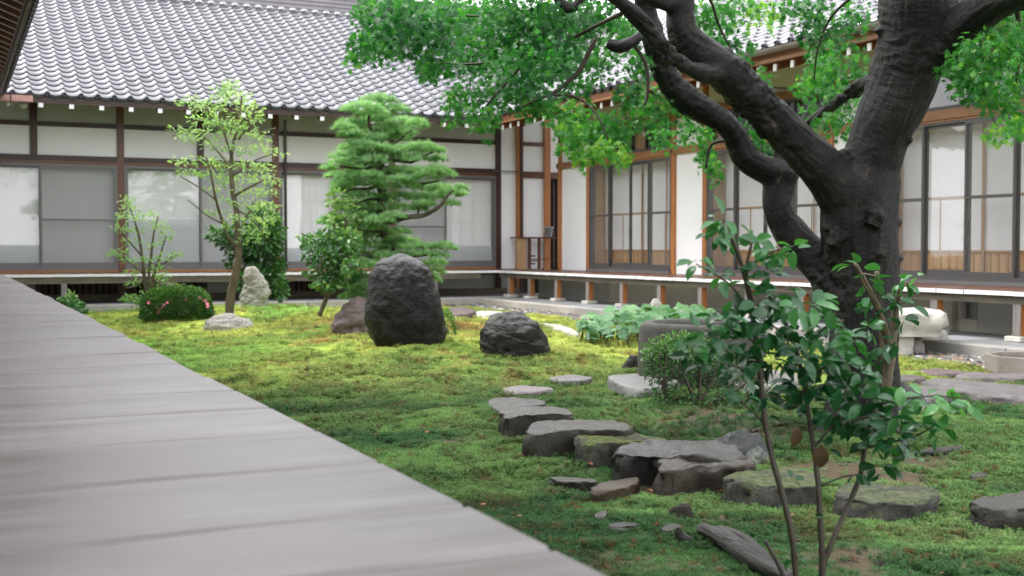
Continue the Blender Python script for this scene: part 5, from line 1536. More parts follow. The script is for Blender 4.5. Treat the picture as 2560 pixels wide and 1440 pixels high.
def build_maple_wood():
    vs, fs = [], []
    def add(v, f):
        b = len(vs); vs.extend([tuple(p) for p in v]); fs.extend([tuple(i+b for i in q) for q in f])
    for L in LIMBS:
        P, r = limb(L); P = rel(P, maple)
        rr = [a * (1 + .09 * mn.noise(p * 3.0)) for a, p in zip(r, P)]
        add(*tube_np(P, rr, 20))
    for x, y, r, D in BURRS:
        c = at(x, y, D) - maple.location; q = r * D / F
        bm = bmesh.new(); bmesh.ops.create_icosphere(bm, subdivisions=3, radius=q)
        add([c + v.co * (.78 + .5 * mn.noise(v.co * 22 + c)) for v in bm.verts], [[v.index for v in f.verts] for f in bm.faces]); bm.free()
    me = mesh('wood_raw', vs, fs); o = bpy.data.objects.new('wood_raw', me); COL.objects.link(o)
    md = o.modifiers.new('r', 'REMESH'); md.mode = 'VOXEL'; md.voxel_size = .0095
    sm = o.modifiers.new('s', 'SMOOTH'); sm.iterations = 8; sm.factor = .6
    dg = bpy.context.evaluated_depsgraph_get(); me2 = bpy.data.meshes.new_from_object(o.evaluated_get(dg))
    bpy.data.objects.remove(o)
    n = len(me2.vertices); co = np.empty(n*3, np.float32); me2.vertices.foreach_get('co', co); co = co.reshape(-1, 3)
    no = np.empty(n*3, np.float32); me2.vertices.foreach_get('normal', no); no = no.reshape(-1, 3)
    # limb coordinates of every point: across, across, along
    CP, CT, CA, CB, CS, CRr = [], [], [], [], [], []
    ref = np.array([.31, .9, .17])
    for L in LIMBS:
        P, r = limb(L); P = np.array(rel(P, maple)); tg = np.gradient(P, axis=0); tg /= np.linalg.norm(tg, axis=1, keepdims=True)
        s_ = np.concatenate([[0], np.cumsum(np.linalg.norm(np.diff(P, axis=0), axis=1))])
        a_ = np.cross(tg, ref); a_ /= np.linalg.norm(a_, axis=1, keepdims=True)
        CP.append(P); CT.append(tg); CA.append(a_); CB.append(np.cross(tg, a_)); CS.append(s_); CRr.append(np.array(r))
    CP, CT, CA, CB, CS, CRr = map(np.concatenate, (CP, CT, CA, CB, CS, CRr))
    bc_ = np.empty((n, 3), np.float32); bw_ = np.empty(n, np.float32)
    LI = np.concatenate([np.full(len(limb(L)[0]), i) for i, L in enumerate(LIMBS)])
    for i0 in range(0, n, 20000):
        q = co[i0:i0+20000]; dist = np.linalg.norm(q[:, None] - CP[None], axis=2) - CRr[None]
        j = dist.argmin(1); v_ = q - CP[j]; d1 = dist[np.arange(len(q)), j].copy()
        dist[LI[None] == LI[j][:, None]] = 9; bw_[i0:i0+20000] = sstep(.0, .09, dist.min(1) - d1)
        bc_[i0:i0+20000, 0] = (v_*CA[j]).sum(1); bc_[i0:i0+20000, 1] = (v_*CB[j]).sum(1); bc_[i0:i0+20000, 2] = CS[j] + (v_*CT[j]).sum(1)
    d = np.empty(n, np.float32)
    hollow = [(at(2195, 560, 6.5) - maple.location, .05), (at(2165, 520, 6.52) - maple.location, .035), (at(2085, 545, 6.6) - maple.location, .035)]
    for i in range(n):
        p = Vector(co[i]); u = bc_[i]; q = Vector((u[0], u[1], u[2] * .22)); w = Vector((u[0], u[1], u[2] * 3.0))
        bw = float(bw_[i]); a = mn.noise(p * 4.5) * .012 - (abs(mn.noise(q * 22)) * .009 - mn.noise(q * 40) * .004) * bw - abs(mn.noise(p * 14)) * .006 * (1 - bw)
        wr = max(0, mn.noise(p * 1.7 + Vector((9, 3, 2))) + .05)
        a += abs(mn.noise(w * 9)) * -.010 * wr * 2 * bw
        rg = max(0, mn.noise(p * 2.2 + Vector((4, 1, 7))) - .10)         # rough scabby patches
        a += rg * (.06 * mn.noise(p * 17) + .035 * mn.noise(p * 38))
        for c, r in hollow:
            e = (p - c).length; a -= .040 * math.exp(-(e / r) ** 2)
        d[i] = a
    aw = me2.attributes.new('barkw', 'FLOAT', 'POINT'); aw.data.foreach_set('value', bw_)
    ab = me2.attributes.new('barkco', 'FLOAT_VECTOR', 'POINT'); ab.data.foreach_set('vector', bc_.ravel())
    co += no * d[:, None]; me2.vertices.foreach_set('co', co.ravel()); me2.update()
    me2.materials.clear(); me2.materials.append(M['bark']); me2.polygons.foreach_set('use_smooth', [True] * len(me2.polygons))
    link('trunk', me2, maple); print('maple wood', n)
build_maple_wood()
TWIGS = [[(1490,95,5,6.6),(1470,135,6,6.6),(1450,175,6.5,6.6),(1420,205,6,6.6),(1378,238,5,6.6)],[(1378,238,4,6.6),(1340,250,3,6.6),(1300,270,2,6.7)],[(1378,238,4,6.6),(1430,240,3.5,6.5),(1470,262,3,6.4),(1500,300,2.5,6.3),(1520,350,2,6.3)],
 [(1585,112,5,6.7),(1610,150,5,6.7),(1620,190,4.5,6.7),(1618,240,4,6.7),(1612,262,3,6.7)],[(1560,30,6,5.9),(1480,70,5,6.3),(1400,110,4.5,6.8),(1300,140,4,7.2),(1180,160,3,7.5),(1050,150,2.5,7.7),(950,130,2,7.8)],
 [(1400,110,4,6.8),(1330,60,3.5,7.0),(1200,40,3,7.3),(1050,40,2.5,7.5),(930,30,2,7.6)],[(1480,-20,8,6.4),(1380,60,5,6.8),(1290,180,3.5,7.0),(1220,260,2.5,7.2),(1180,320,2,7.3)],
 [(2240,-60,5,6.8),(2150,-20,4,7.0),(2080,40,3.5,7.2),(2045,120,2.5,7.3),(2035,200,2,7.4)],[(1990,330,6,7.6),(2060,270,4,7.5),(2110,250,3,7.4)],[(1700,-60,6,6.3),(1770,-10,4,6.8),(1800,70,3,7.1),(1850,160,2,7.2),(1890,210,1.5,7.3)],
 [(2430,60,12,6.3),(2450,120,6,6.5),(2480,190,4,6.6),(2470,260,3,6.7),(2500,330,2,6.6)],[(2540,0,8,6.1),(2550,110,5,6.3),(2540,220,3,6.4),(2530,320,2,6.4)],[(1845,350,6,7.2),(1780,360,4,7.3),(1765,420,3,7.3)],[(1890,400,5,7.3),(1905,360,3,7.4),(1890,330,2,7.4)]]
mb = MB()
for t in TWIGS: P, r = limb(t, 4); mb.tube(rel(P, maple), r, 7)
tag(mb.build('twigs', M['twig'], maple, True), kind='stuff')
Z = 1.0
MB_ = []      # (px, py, rx, ry, D, n, tint)
def mbl(px, py, rx, ry, D, n, t): MB_.append((px, py, rx, ry, D, n, t))
for (x, y, rx, ry) in [(935,30,65,40),(1010,45,100,60),(905,115,42,35),(965,110,75,50),(1070,70,110,80),(1085,160,75,32),(1170,60,110,90),(1215,150,105,70),(1290,60,110,90),(1310,165,105,75),(1400,60,90,80),(1400,155,80,75),(1485,50,85,60),(1490,155,55,50),(1560,75,50,60)]:
    mbl(x, y, rx, ry, rng.uniform(6.6, 8.4), int(rx*ry/22)+20, .42)
    mbl(x+rng.uniform(-30,30), y+rng.uniform(-20,20), rx, ry, rng.uniform(6.0, 8.8), int(rx*ry/34)+12, .24)
for (x, y, rx, ry, t, n) in [(1205,235,85,35,.35,90),(1290,240,85,38,.35,110),(1150,285,50,35,.4,55),(1215,300,45,38,.4,60),(1345,265,70,38,.4,90),(1420,290,65,45,.5,100),(1450,215,40,45,.3,35),
    (1480,330,75,45,.5,120),(1425,345,45,40,.55,70),(1500,385,75,28,.70,80),(1455,400,30,20,.78,22),(1545,320,60,50,.4,90),(1590,240,60,40,.3,90),(1640,285,60,55,.4,90),(1650,345,45,28,.5,45),(1560,395,25,20,.8,20),
    (1130,240,40,18,.5,22),(1065,185,35,15,.3,22),(880,148,25,14,.65,16),(985,40,30,40,.5,20),(1600,160,40,60,.3,60),
    (1755,30,55,40,.35,70),(1795,75,55,55,.3,80),(1780,115,40,35,.3,40),(1840,15,60,30,.4,50),(1825,165,60,35,.2,60),(1885,205,50,38,.3,60),(1900,35,50,25,.8,35),(1935,55,25,22,.8,16),(1850,120,40,40,.25,30),
    (2005,20,80,38,.35,90),(2050,75,65,50,.25,100),(2065,130,60,50,.35,90),(2085,175,50,35,.4,50),(2050,200,45,38,.5,60),(2010,215,35,25,.6,30),(2135,50,45,50,.3,60),
    (2090,225,60,35,.4,75),(2115,262,55,35,.45,60),(2070,300,40,28,.4,35),(2115,322,40,26,.45,35),(2020,270,30,18,.4,14),(2140,180,30,60,.35,40),
    (1745,335,40,24,.35,35),(1765,375,25,35,.35,35),(1785,425,26,32,.5,35),(1755,405,22,18,.45,14),(1725,300,35,20,.3,25),(1895,355,45,35,.2,45),(1920,395,30,20,.2,16),(1870,300,30,25,.2,14),(1715,350,20,12,.5,10),
    (2485,60,65,55,.35,90),(2525,110,55,55,.45,80),(2445,130,55,35,.4,60),(2400,175,50,38,.5,60),(2460,190,65,45,.4,90),(2530,185,50,50,.4,70),(2420,220,50,30,.45,40),(2485,250,60,35,.45,65),(2540,260,35,38,.5,40),(2540,320,45,26,.6,35),(2500,335,38,18,.85,24),(2560,40,60,60,.35,60),(2385,150,25,20,.5,16),(2590,180,50,90,.4,50)]:
    mbl(x, y, rx, ry, rng.uniform(6.3, 8.0) if x < 1700 else (rng.uniform(7.2, 8.2) if x < 2200 else rng.uniform(6.0, 6.9)), int(n*1.9), t+.08)
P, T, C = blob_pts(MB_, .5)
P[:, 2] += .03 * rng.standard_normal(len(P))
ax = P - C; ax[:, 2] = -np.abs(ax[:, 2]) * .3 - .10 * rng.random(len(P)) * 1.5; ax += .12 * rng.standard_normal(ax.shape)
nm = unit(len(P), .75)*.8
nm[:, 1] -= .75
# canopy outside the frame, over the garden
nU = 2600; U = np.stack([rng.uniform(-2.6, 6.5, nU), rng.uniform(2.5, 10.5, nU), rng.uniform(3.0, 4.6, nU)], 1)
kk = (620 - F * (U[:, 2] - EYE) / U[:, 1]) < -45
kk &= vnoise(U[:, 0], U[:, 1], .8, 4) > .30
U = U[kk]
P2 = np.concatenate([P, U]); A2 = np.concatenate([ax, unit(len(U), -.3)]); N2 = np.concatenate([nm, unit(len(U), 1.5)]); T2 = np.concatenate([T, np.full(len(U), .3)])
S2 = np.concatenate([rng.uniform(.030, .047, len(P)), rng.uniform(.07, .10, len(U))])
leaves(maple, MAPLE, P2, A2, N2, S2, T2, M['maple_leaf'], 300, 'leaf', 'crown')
# upper limbs outside the frame
mb = MB()
for a, b in (((2310,-260,6.4),(1800,-700,7.0)),((1690,-200,6.3),(1200,-380,7.5)),((2310,-260,6.4),(2700,-800,7.5)),((1570,-200,6.7),(1000,-200,8.0)),((2310,-260,6.4),(2200,-900,5.0))):
    p, q = at(*a), at(*b); mb.tube(rel([p, p.lerp(q, .5)+Vector((0,0,.15)), q], maple), [.05, .035, .012], 8)
mb.build('upper_limb', M['twig'], maple, True)
print('maple leaves', len(P2))
# hanging droplets / keys omitted: too small to show

# ------------------------------------------------------------------ foreground shrub
sh = empty('broadleaf_shrub', at(2030, 1574, 3.42)); sh.location.z = 0
tag(sh, 'tall thin stemmed shrub with broad glossy leaves in front of the maple trunk', 'shrub')
sh2 = empty('twiggy_shrub', at(2205, 1060, 5.6)); sh2.location.z = 0
tag(sh2, 'thin pale stemmed shrub standing against the right side of the maple trunk', 'shrub')
def stems(parent, paths, mat, name='stem', sides=8):
    for t in paths:
        P, r = limb(t, 5); m = MB(); m.tube(rel(P, parent), [q*(.84 if parent is sh else 1)*(1+.10*math.sin(i*2.1)) for i, q in enumerate(r)], sides); m.build(name, mat, parent, True)
stems(sh, [
 [(1999,1600,10,3.35),(1990,1440,10,3.35),(1978,1330,10,3.35),(1958,1245,9.5,3.36),(1932,1150,9,3.38),(1912,1050,9,3.4),(1903,960,9,3.42),(1892,860,9,3.45),(1876,760,8,3.48),(1862,690,7.5,3.5),(1840,620,6.5,3.5),(1818,575,5,3.5),(1808,548,3,3.5)],
 [(2055,1600,11,3.45),(2056,1440,11,3.45),(2055,1380,10,3.45),(2050,1290,9,3.45),(2045,1210,8,3.46),(2034,1120,7.5,3.5),(2022,1040,7,3.52),(2010,960,7,3.55),(1992,880,7,3.58),(1965,810,6.5,3.6),(1930,750,6,3.6),(1922,738,5,3.6)],
 [(2056,1420,9,3.45),(2082,1350,8.5,3.46),(2118,1270,8,3.5),(2150,1190,7.5,3.52),(2162,1120,6.5,3.55),(2178,1050,6,3.6),(2215,1000,4,3.62)],
 [(1913,1352,6,3.3),(1940,1400,7,3.3),(1975,1470,8,3.3)],
 [(1885,760,5,3.48),(1868,700,5,3.46),(1868,660,5,3.45),(1880,605,4,3.45)]], M['twig'])
stems(sh, [
 [(1862,690,4,3.5),(1880,660,3.5,3.48),(1930,630,3,3.45),(1985,615,2,3.45)],[(1885,790,4,3.48),(1850,740,3.5,3.45),(1810,700,3,3.42),(1740,660,2,3.4)],
 [(1895,870,4,3.45),(1840,810,3,3.4),(1780,800,2,3.4)],[(1903,960,4,3.42),(1850,920,3,3.35),(1770,900,2,3.3)],[(2000,900,4,3.57),(2060,820,3,3.5),(2110,800,2,3.5)],
 [(2010,960,4,3.55),(2080,900,3,3.5),(2130,850,2,3.5)],[(2034,1120,4,3.5),(2100,1050,3.5,3.5),(2200,1010,3,3.45),(2330,990,2.5,3.4),(2420,1000,2,3.4)],
 [(2162,1120,4,3.55),(2230,1105,3.5,3.5),(2300,1085,3,3.45),(2370,1040,2.5,3.4)],[(2050,1215,3,3.46),(2100,1195,2.5,3.44),(2150,1185,2,3.42)],[(1985,860,4,3.58),(1940,820,3,3.5),(1900,790,2,3.5)],
 [(2022,1040,4,3.52),(1960,1000,3,3.45),(1900,985,2,3.4)],[(1903,1050,3,3.4),(1870,1020,2.5,3.35),(1850,1000,2,3.35)]], M['twig'], 'twig', 6)
stems(sh2, [[(2208,1075,12,5.6),(2215,980,12,5.6),(2226,900,12,5.6),(2232,840,11,5.6),(2240,770,8,5.6),(2250,720,5,5.55)],[(2228,880,9,5.6),(2215,830,9,5.58),(2190,760,8,5.5),(2160,700,7,5.45),(2138,660,5,5.4)],
 [(2215,960,6,5.6),(2205,850,6,5.6),(2198,760,6,5.55),(2192,680,6.5,5.5)],[(2190,760,4,5.5),(2150,690,3,5.4),(2190,690,2,5.4)]], M['young_bark'])
SPR = []   # sprigs of the foreground shrub: (px, py, n leaves, spread px, D, tint, len px)
for q in [(1808,552,9,52,3.5,.75,62),(1790,590,5,40,3.45,.6,60),(1745,652,5,38,3.4,.8,58),(1800,690,6,45,3.42,.65,58),(1860,700,4,40,3.45,.6,50),(1838,590,6,45,3.5,.6,62),(1885,600,6,45,3.45,.75,60),(1935,625,7,55,3.45,.75,60),(1985,625,6,45,3.45,.85,62),(1900,660,6,50,3.5,.4,60),
    (1930,690,5,50,3.5,.35,60),(1955,735,9,70,3.5,.45,72),(1990,760,8,70,3.45,.75,68),(2030,760,6,60,3.45,.85,66),(1900,755,7,60,3.45,.35,70),(1860,790,8,70,3.4,.40,74),(1800,800,8,70,3.35,.75,80),(1770,830,7,70,3.3,.55,80),(1800,870,7,70,3.35,.35,76),(1870,850,10,80,3.4,.35,78),
    (1930,830,10,80,3.45,.55,74),(2000,830,9,80,3.5,.55,70),(2060,800,8,70,3.5,.65,66),(2080,840,8,70,3.5,.7,66),(2000,890,9,80,3.5,.5,74),(1930,900,9,80,3.4,.3,76),(1860,930,8,70,3.35,.2,76),(1790,920,6,60,3.3,.25,70),(2060,900,9,80,3.5,.55,70),
    (2100,900,7,70,3.5,.65,66),(2060,960,8,70,3.5,.3,70),(1990,960,7,70,3.5,.25,70),(1920,980,7,60,3.4,.2,64),(1860,1000,5,50,3.35,.6,56),(1900,1040,4,50,3.4,.35,50),(2110,960,8,70,3.5,.5,66),(2160,1000,9,80,3.5,.55,66),
    (2090,1030,9,80,3.5,.4,70),(2150,1050,9,80,3.5,.35,70),(2200,1050,8,70,3.45,.45,66),(2250,1020,8,70,3.45,.85,64),(2310,1000,8,70,3.4,.9,66),(2370,1010,7,60,3.4,.95,64),(2420,1010,5,40,3.4,.9,58),(2300,1060,7,70,3.4,.45,66),(2350,1070,4,50,3.4,.5,78),
    (2230,1080,7,70,3.45,.4,64),(2180,1110,6,60,3.5,.25,60),(2140,1180,6,60,3.42,.3,54),(2200,1160,6,60,3.42,.35,56),(2260,1150,5,60,3.4,.7,62),(2290,1190,3,40,3.4,.45,56),(2060,1120,3,40,3.5,.2,60),(2060,1290,3,25,3.4,.3,36),(1980,1200,3,40,3.35,.3,40),(1985,1400,3,30,3.3,.3,40)]: SPR.append(q)
SPR += [(2130,850,6,60,3.5,.7,62),(2170,820,5,50,3.5,.75,58),(2150,930,7,60,3.5,.55,62),(2210,960,6,60,3.5,.6,62),(1745,850,6,60,3.3,.7,76),(1730,890,5,50,3.3,.35,72),(2030,1010,6,60,3.5,.3,60),(2240,1110,5,50,3.42,.5,58)]
def sprigs(parent, SPR, tm, mat, singles, flat=.55):
    P, A, N_, S, T = [], [], [], [], []
    for px, py, n, sp, D, t, L in SPR:
        for sub_ in range(1):
            for i in range(n):
                a = rng.uniform(0, 2*math.pi) ; e = rng.uniform(0, 1)**.6
                c = np.array(at(px + sp*.65*math.cos(a)*e*rng.uniform(.3, 1), py + sp*.42*math.sin(a)*e*rng.uniform(.3, 1), D + rng.uniform(-.10, .10)))
                d = np.array([math.cos(a), rng.uniform(-.8, .8), math.sin(-a)*.45 - .12]); P.append(c); A.append(d)
                nn = rng.standard_normal(3)*.45 + np.array([0, -.35, 1.0]); N_.append(nn)
                S.append(L*D/F*rng.uniform(.62, 1.08)); T.append(t + rng.uniform(-.18, .18))
    leaves(parent, tm, P, np.array(A), np.array(N_), S, T, mat, singles); return np.array(P)
sprigs(sh, [(x, y, int(n*1.45), sp, D, t-.04, min(L, 70)*.80) for x, y, n, sp, D, t, L in SPR], OVAL, M['shrub_leaf'], 300)
sprigs(sh, [(x, y, int(n*.8)+1, sp, D+rng.uniform(.05,.2), max(0,t-.3), L*.72) for x, y, n, sp, D, t, L in SPR if 1800 < x < 2280 and 740 < y < 1120], OVAL, M['shrub_leaf'], 0)
sprigs(sh2, [(2140,665,5,45,5.4,.8,52),(2170,700,6,50,5.4,.6,52),(2190,740,7,50,5.45,.5,52),(2175,780,5,45,5.45,.4,50),(2235,750,6,40,5.5,.55,48),(2260,700,6,45,5.5,.7,44),(2265,760,4,35,5.5,.4,44),(2215,800,5,40,5.5,.35,48),(2260,800,5,40,5.5,.35,44),(2240,850,4,35,5.5,.4,40),(2205,870,5,35,5.5,.5,40),(2170,900,4,45,5.5,.4,44),(2200,960,4,40,5.5,.4,40),(2295,690,3,25,5.45,.95,40)], OVAL, M['shrub_leaf'], 80)
# brown withered leaves hanging on the shrub
wl = [(1990,1065,60,3.48),(2052,1110,72,3.44)]
leaves(sh, OVAL, [np.array(at(x, y, D)) for x, y, L, D in wl], np.array([[.1,.1,-1.0],[.05,.1,-1.0]]), np.array([[.3,-1,.1],[-.2,-1,.1]]), [L*D/F for x, y, L, D in wl], [.5,.5], M['withered'], 2, 'withered_leaf')

# ------------------------------------------------------------------ dark azalea in front of the basin
def bushy(name, label, cat, base, blobs, tm, mat, size, paths=None, bark='twig', upn=1.0, singles=0, spread=.5, group=None, twig_n=0, twr=.003):
    o = empty(name, base); tag(o, label, cat, group)
    if paths: stems(o, paths, M[bark], 'branch' if len(paths) > 1 else 'trunk', 7)
    P, T, C = blob_pts(blobs, spread)
    leaves(o, tm, P, (P-C)*1.0 + unit(len(P))*.06 + np.array([0, 0, -.01]), unit(len(P), upn), rng.uniform(size*.7, size*1.3, len(P)), T, M[mat], singles, 'leaf', 'foliage')
    if twig_n:
        m = MB(); k = rng.choice(len(P), min(twig_n, len(P)), replace=False)
        for i in k:
            c = Vector(C[i])-o.location; p = Vector(P[i])-o.location; c = c.lerp(Vector((c.x*.3, c.y*.3, 0)), .25)
            mid = c.lerp(p, .5) + Vector(rng.uniform(-.02, .02, 3))*2; m.tube([c, mid, p], [twr*1.3, twr, twr*.4], 4, cap=False)
        tag(m.build('twigs', M[bark], o), kind='stuff')
    return o
b0 = G(1745, 1010)
az = [(x, y, rx, ry, D, n, t) for x, y, rx, ry, D, n, t in [
 (1650,880,45,35,8.4,620,.85),(1700,870,55,40,8.3,800,.8),(1750,880,50,45,8.4,700,.7),(1640,930,35,30,8.4,170,.45),(1690,930,50,35,8.2,280,.45),(1750,940,45,35,8.3,230,.4),(1650,985,40,30,8.2,170,.45),(1700,990,45,30,8.1,170,.35),
 (1800,900,40,35,8.5,160,.5),(1830,960,40,35,8.4,150,.35),(1800,1000,50,30,8.1,230,.4),(1850,1010,45,30,8.1,230,.45),(1890,980,40,35,8.3,130,.4),(1620,905,20,40,8.5,90,.5),(1740,1020,60,18,8.0,120,.3),(1860,930,60,35,8.8,120,.35),(1930,990,40,30,8.3,90,.35)]]
bushy('azalea_bush', 'loose dark azalea bush with fine leaves in front of the stone basin', 'bush', b0, az, TINY, 'dark_leaf', .034,
      [[(1660,1000,4,8.2),(1655,940,4,8.2),(1648,880,2,8.3)],[(1662,1000,6,8.15),(1664,940,5,8.15),(1670,885,3,8.2)],[(1740,1010,5,8.1),(1715,950,4,8.1),(1690,890,2,8.2)],[(1745,1015,6,8.1),(1780,960,4,8.2),(1820,910,3,8.4)],[(1750,1015,5,8.1),(1830,980,4,8.2),(1900,930,3,8.4)],[(1750,1010,5,8.1),(1750,950,4,8.2),(1760,880,2,8.3)],[(1800,1020,5,8.1),(1850,960,3,8.4),(1880,900,2,8.5)],[(1850,1030,4,8.1),(1900,990,3,8.2),(1945,950,2,8.4)]],
      'twig', .9, 0, .9, None, 300, .0026)
# clipped azalea with flowers
ac = G(442, 815)
Da = ac.y + .1; aze = empty('clipped_azalea', (at(442, 800, Da).x, Da, gnd(at(442, 800, Da).x, Da))); tag(aze, 'clipped round azalea bush dotted with pink flowers', 'bush')
def clipped(o, a, b, h, n, tm, mat, size, tint):
    u = unit(n, .15); u[:, 2] = np.abs(u[:, 2])
    p_ = 3.2; r = (np.abs(u[:, 0])**p_ + np.abs(u[:, 1])**p_ + np.abs(u[:, 2])**p_)**(-1/p_)
    lump = 1 + .09*(fbm(u[:, 0]*3+5, u[:, 2]*3+u[:, 1]*2, .6, 5)-.5)*2
    q = u*r[:, None]*rng.uniform(.84, 1.0, n)[:, None]*lump[:, None]*np.array([a, b, h])
    P = q + np.array(o.location)
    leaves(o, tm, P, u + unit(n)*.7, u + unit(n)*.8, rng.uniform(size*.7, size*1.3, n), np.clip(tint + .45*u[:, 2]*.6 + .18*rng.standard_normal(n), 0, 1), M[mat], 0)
    bm = bmesh.new(); bmesh.ops.create_icosphere(bm, subdivisions=3, radius=1)
    for v in bm.verts:
        c = v.co; rr = (abs(c.x)**p_+abs(c.y)**p_+abs(c.z)**p_)**(-1/p_); v.co = Vector((c.x*a, c.y*b, max(c.z, 0)*h))*rr*.60
    me = bpy.data.meshes.new('inner_twigs'); bm.to_mesh(me); bm.free(); link('inner_twigs', me, o, M['lattice_wood'], True)
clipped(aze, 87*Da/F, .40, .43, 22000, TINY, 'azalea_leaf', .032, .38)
def flower_mesh():
    v, f = [], []
    for k in range(5):
        a = 2*math.pi*k/5; c, s = math.cos(a), math.sin(a); b = len(v)
        for x, y, z in ((0, 0, 0), (.35, -.32, .25), (1, -.22, .35), (1.05, .22, .35), (.35, .32, .25)): v.append((x*c-y*s, x*s+y*c, z))
        f.append((b, b+1, b+2, b+3, b+4))
    return mesh('flower', v, f, M['flower'])
fm_ = flower_mesh()
for px, py in ((376,752),(380,748),(392,768),(398,775),(410,762),(418,757),(396,782),(405,768),(372,757),(498,744),(502,748),(513,752),(518,760),(520,766),(508,755),(465,748)):
    o = link('flower', fm_, aze); p = at(px, py, Da-.36 if py > 755 else Da-.22); o.location = p - aze.location; o.scale = (.026,)*3; o.rotation_euler = (R(rng.uniform(40, 80)), 0, R(rng.uniform(-40, 40)))
rc_ = at(1108, 730, 12.6)
rbsh = empty('round_azalea', (rc_.x-.02, 12.6, .02)); tag(rbsh, 'small clipped azalea with rusty tips peeping out behind the tall black boulder', 'bush')
clipped(rbsh, .16, .16, .42, 2200, TINY, 'azalea_leaf', .028, .65)

# ------------------------------------------------------------------ butterbur patch
fk = G(1640, 838); fuki = empty('butterbur', (at(1640, 800, 13.4).x, 13.4, 0)); tag(fuki, 'wide patch of round leaved butterbur between the pebbles and the stone basin', 'plant')
Pf, Af, Nf, Sf, Tf = [], [], [], [], []; mb = MB()
for i in range(300):
    u = rng.uniform(-1, 1); px = 1650 + 195*u
    top = 762 + 34*abs(u)**2.2 if u < 0 else 762 + 10*u
    w = rng.uniform(0, 1)**.9; py = top + (840-top)*w*(1 if abs(u) < .9 else .8)
    D = 14.7 - (py-758)/80*1.9 + rng.uniform(-.25, .25)
    if vnoise(np.array([px*1.0]), np.array([py*1.6]), 26, 5)[0] < .24: continue
    p = np.array(at(px, py, D)); g_ = gnd(p[0], p[1]); p[2] = max(p[2], g_+.05); a = rng.uniform(0, 6.28)
    Pf.append(p); Af.append([math.cos(a), math.sin(a)*.8-.5, rng.uniform(-.5, .05)]); Nf.append([rng.normal(0, .42), -.50+rng.normal(0, .35), 1.0]); Sf.append(rng.uniform(.12, .215)*(1-.35*w)); Tf.append(.72-.55*w+rng.uniform(-.25, .25))
    base = Vector((p[0]+rng.uniform(-.1, .1), p[1]+rng.uniform(0, .15), g_)); q = Vector(p)
    mb.tube(rel([base, base.lerp(q, .6)+Vector((0, 0, .04)), q], fuki), [.005, .004, .003], 5, cap=False)
leaves(fuki, ROUND, Pf, np.array(Af), np.array(Nf), Sf, Tf, M['fuki_leaf'], 290)
tag(mb.build('leaf_stalks', M['young_bark'], fuki), kind='stuff')

# ------------------------------------------------------------------ slender trees on the left
t1b = G(575, 783); D1 = 16.6
tree1 = empty('young_tree', (at(575, 783, D1).x, D1, gnd(at(575, 783, D1).x, D1))); tag(tree1, 'slender young tree with airy yellow green leaves before the main hall', 'young tree')
stems(tree1, [[(573,795,12,D1),(577,740,11.5,D1),(588,690,10.5,D1),(596,640,9,D1),(594,600,8,D1),(593,560,7,D1),(590,520,7,D1),(582,480,6.5,D1),(578,430,5.5,D1),(580,380,5,D1),(590,330,4,D1),(600,280,3,D1),(605,240,2,D1)]], M['young_bark'], 'trunk')
stems(tree1, [[(594,620,5,D1),(570,590,4.5,D1),(555,550,4,D1),(540,500,3.5,D1-.2),(528,440,3,D1-.3),(515,390,2,D1-.3)],[(580,420,4,D1),(550,385,3.5,D1+.2),(520,350,3,D1+.3),(490,320,2,D1+.3)],[(585,490,4,D1),(620,470,3,D1-.2),(660,450,2,D1-.3)],
 [(594,600,4,D1),(615,540,3,D1+.3),(650,510,2,D1+.4)],[(580,400,3,D1),(560,330,2.5,D1-.3),(540,280,2,D1-.3)],[(596,350,3,D1),(625,300,2,D1),(640,260,1.5,D1)],[(540,500,3,D1-.2),(500,470,2,D1-.2),(450,440,1.3,D1-.2)],[(560,560,3,D1),(520,540,2,D1),(470,500,1.2,D1)],[(600,330,2.5,D1),(650,330,2,D1),(690,320,1.2,D1)],[(582,440,3,D1),(640,400,2,D1),(700,380,1.2,D1)],
 [(588,520,3,D1),(640,560,2,D1),(665,600,1.2,D1)],[(520,350,2.5,D1+.3),(470,330,1.5,D1),(430,340,1.2,D1)],[(600,280,2,D1),(570,240,1.5,D1),(555,215,1,D1)]], M['young_bark'], 'branch', 6)
def tiers(blobs, D, n=34, jit=.35): return [(x, y, rx, ry, D+rng.uniform(-jit, jit), int(n*q*1.3), t) for x, y, rx, ry, q, t in blobs]
bl = tiers([(555,225,22,14,1,.5),(575,215,20,14,1,.6),(560,250,45,16,1.6,.6),(600,245,40,18,1.6,.7),(480,255,40,12,1.4,.5),(520,270,40,14,1.4,.6),(610,290,45,20,2,.7),(630,270,25,14,1,.8),(510,300,40,12,1.2,.5),(560,310,45,18,2,.4),(600,330,45,14,1.6,.6),(650,340,30,12,1,.7),(520,335,45,14,1.5,.5),(455,325,30,8,.8,.4),(470,345,30,8,.8,.5),
 (550,365,45,14,1.5,.35),(610,370,40,14,1.2,.6),(660,370,30,10,.8,.8),(690,385,25,8,.4,.8),(500,400,50,11,1.5,.5),(450,405,28,8,.8,.6),(560,410,40,11,1.2,.45),(620,415,40,12,1.2,.6),(660,420,35,10,1,.7),(480,430,40,9,1,.5),(540,440,40,9,1,.5),(600,450,45,12,1.2,.6),(650,445,35,11,1,.7),(680,450,22,14,.8,.7),
 (540,470,35,8,.7,.5),(620,480,45,11,1.3,.7),(670,480,28,10,.9,.7),(560,500,35,8,.7,.5),(620,510,45,11,1.2,.7),(660,515,35,11,1,.7),(540,530,30,8,.6,.4),(600,545,40,12,1.2,.6),(650,550,35,14,1.2,.6),(560,565,25,8,.5,.4),(640,580,35,14,1,.5),(620,600,25,14,.7,.4),(680,540,20,20,.7,.5),(560,445,25,25,.8,.4)], D1, 42)
P, T, C = blob_pts(bl, .9)
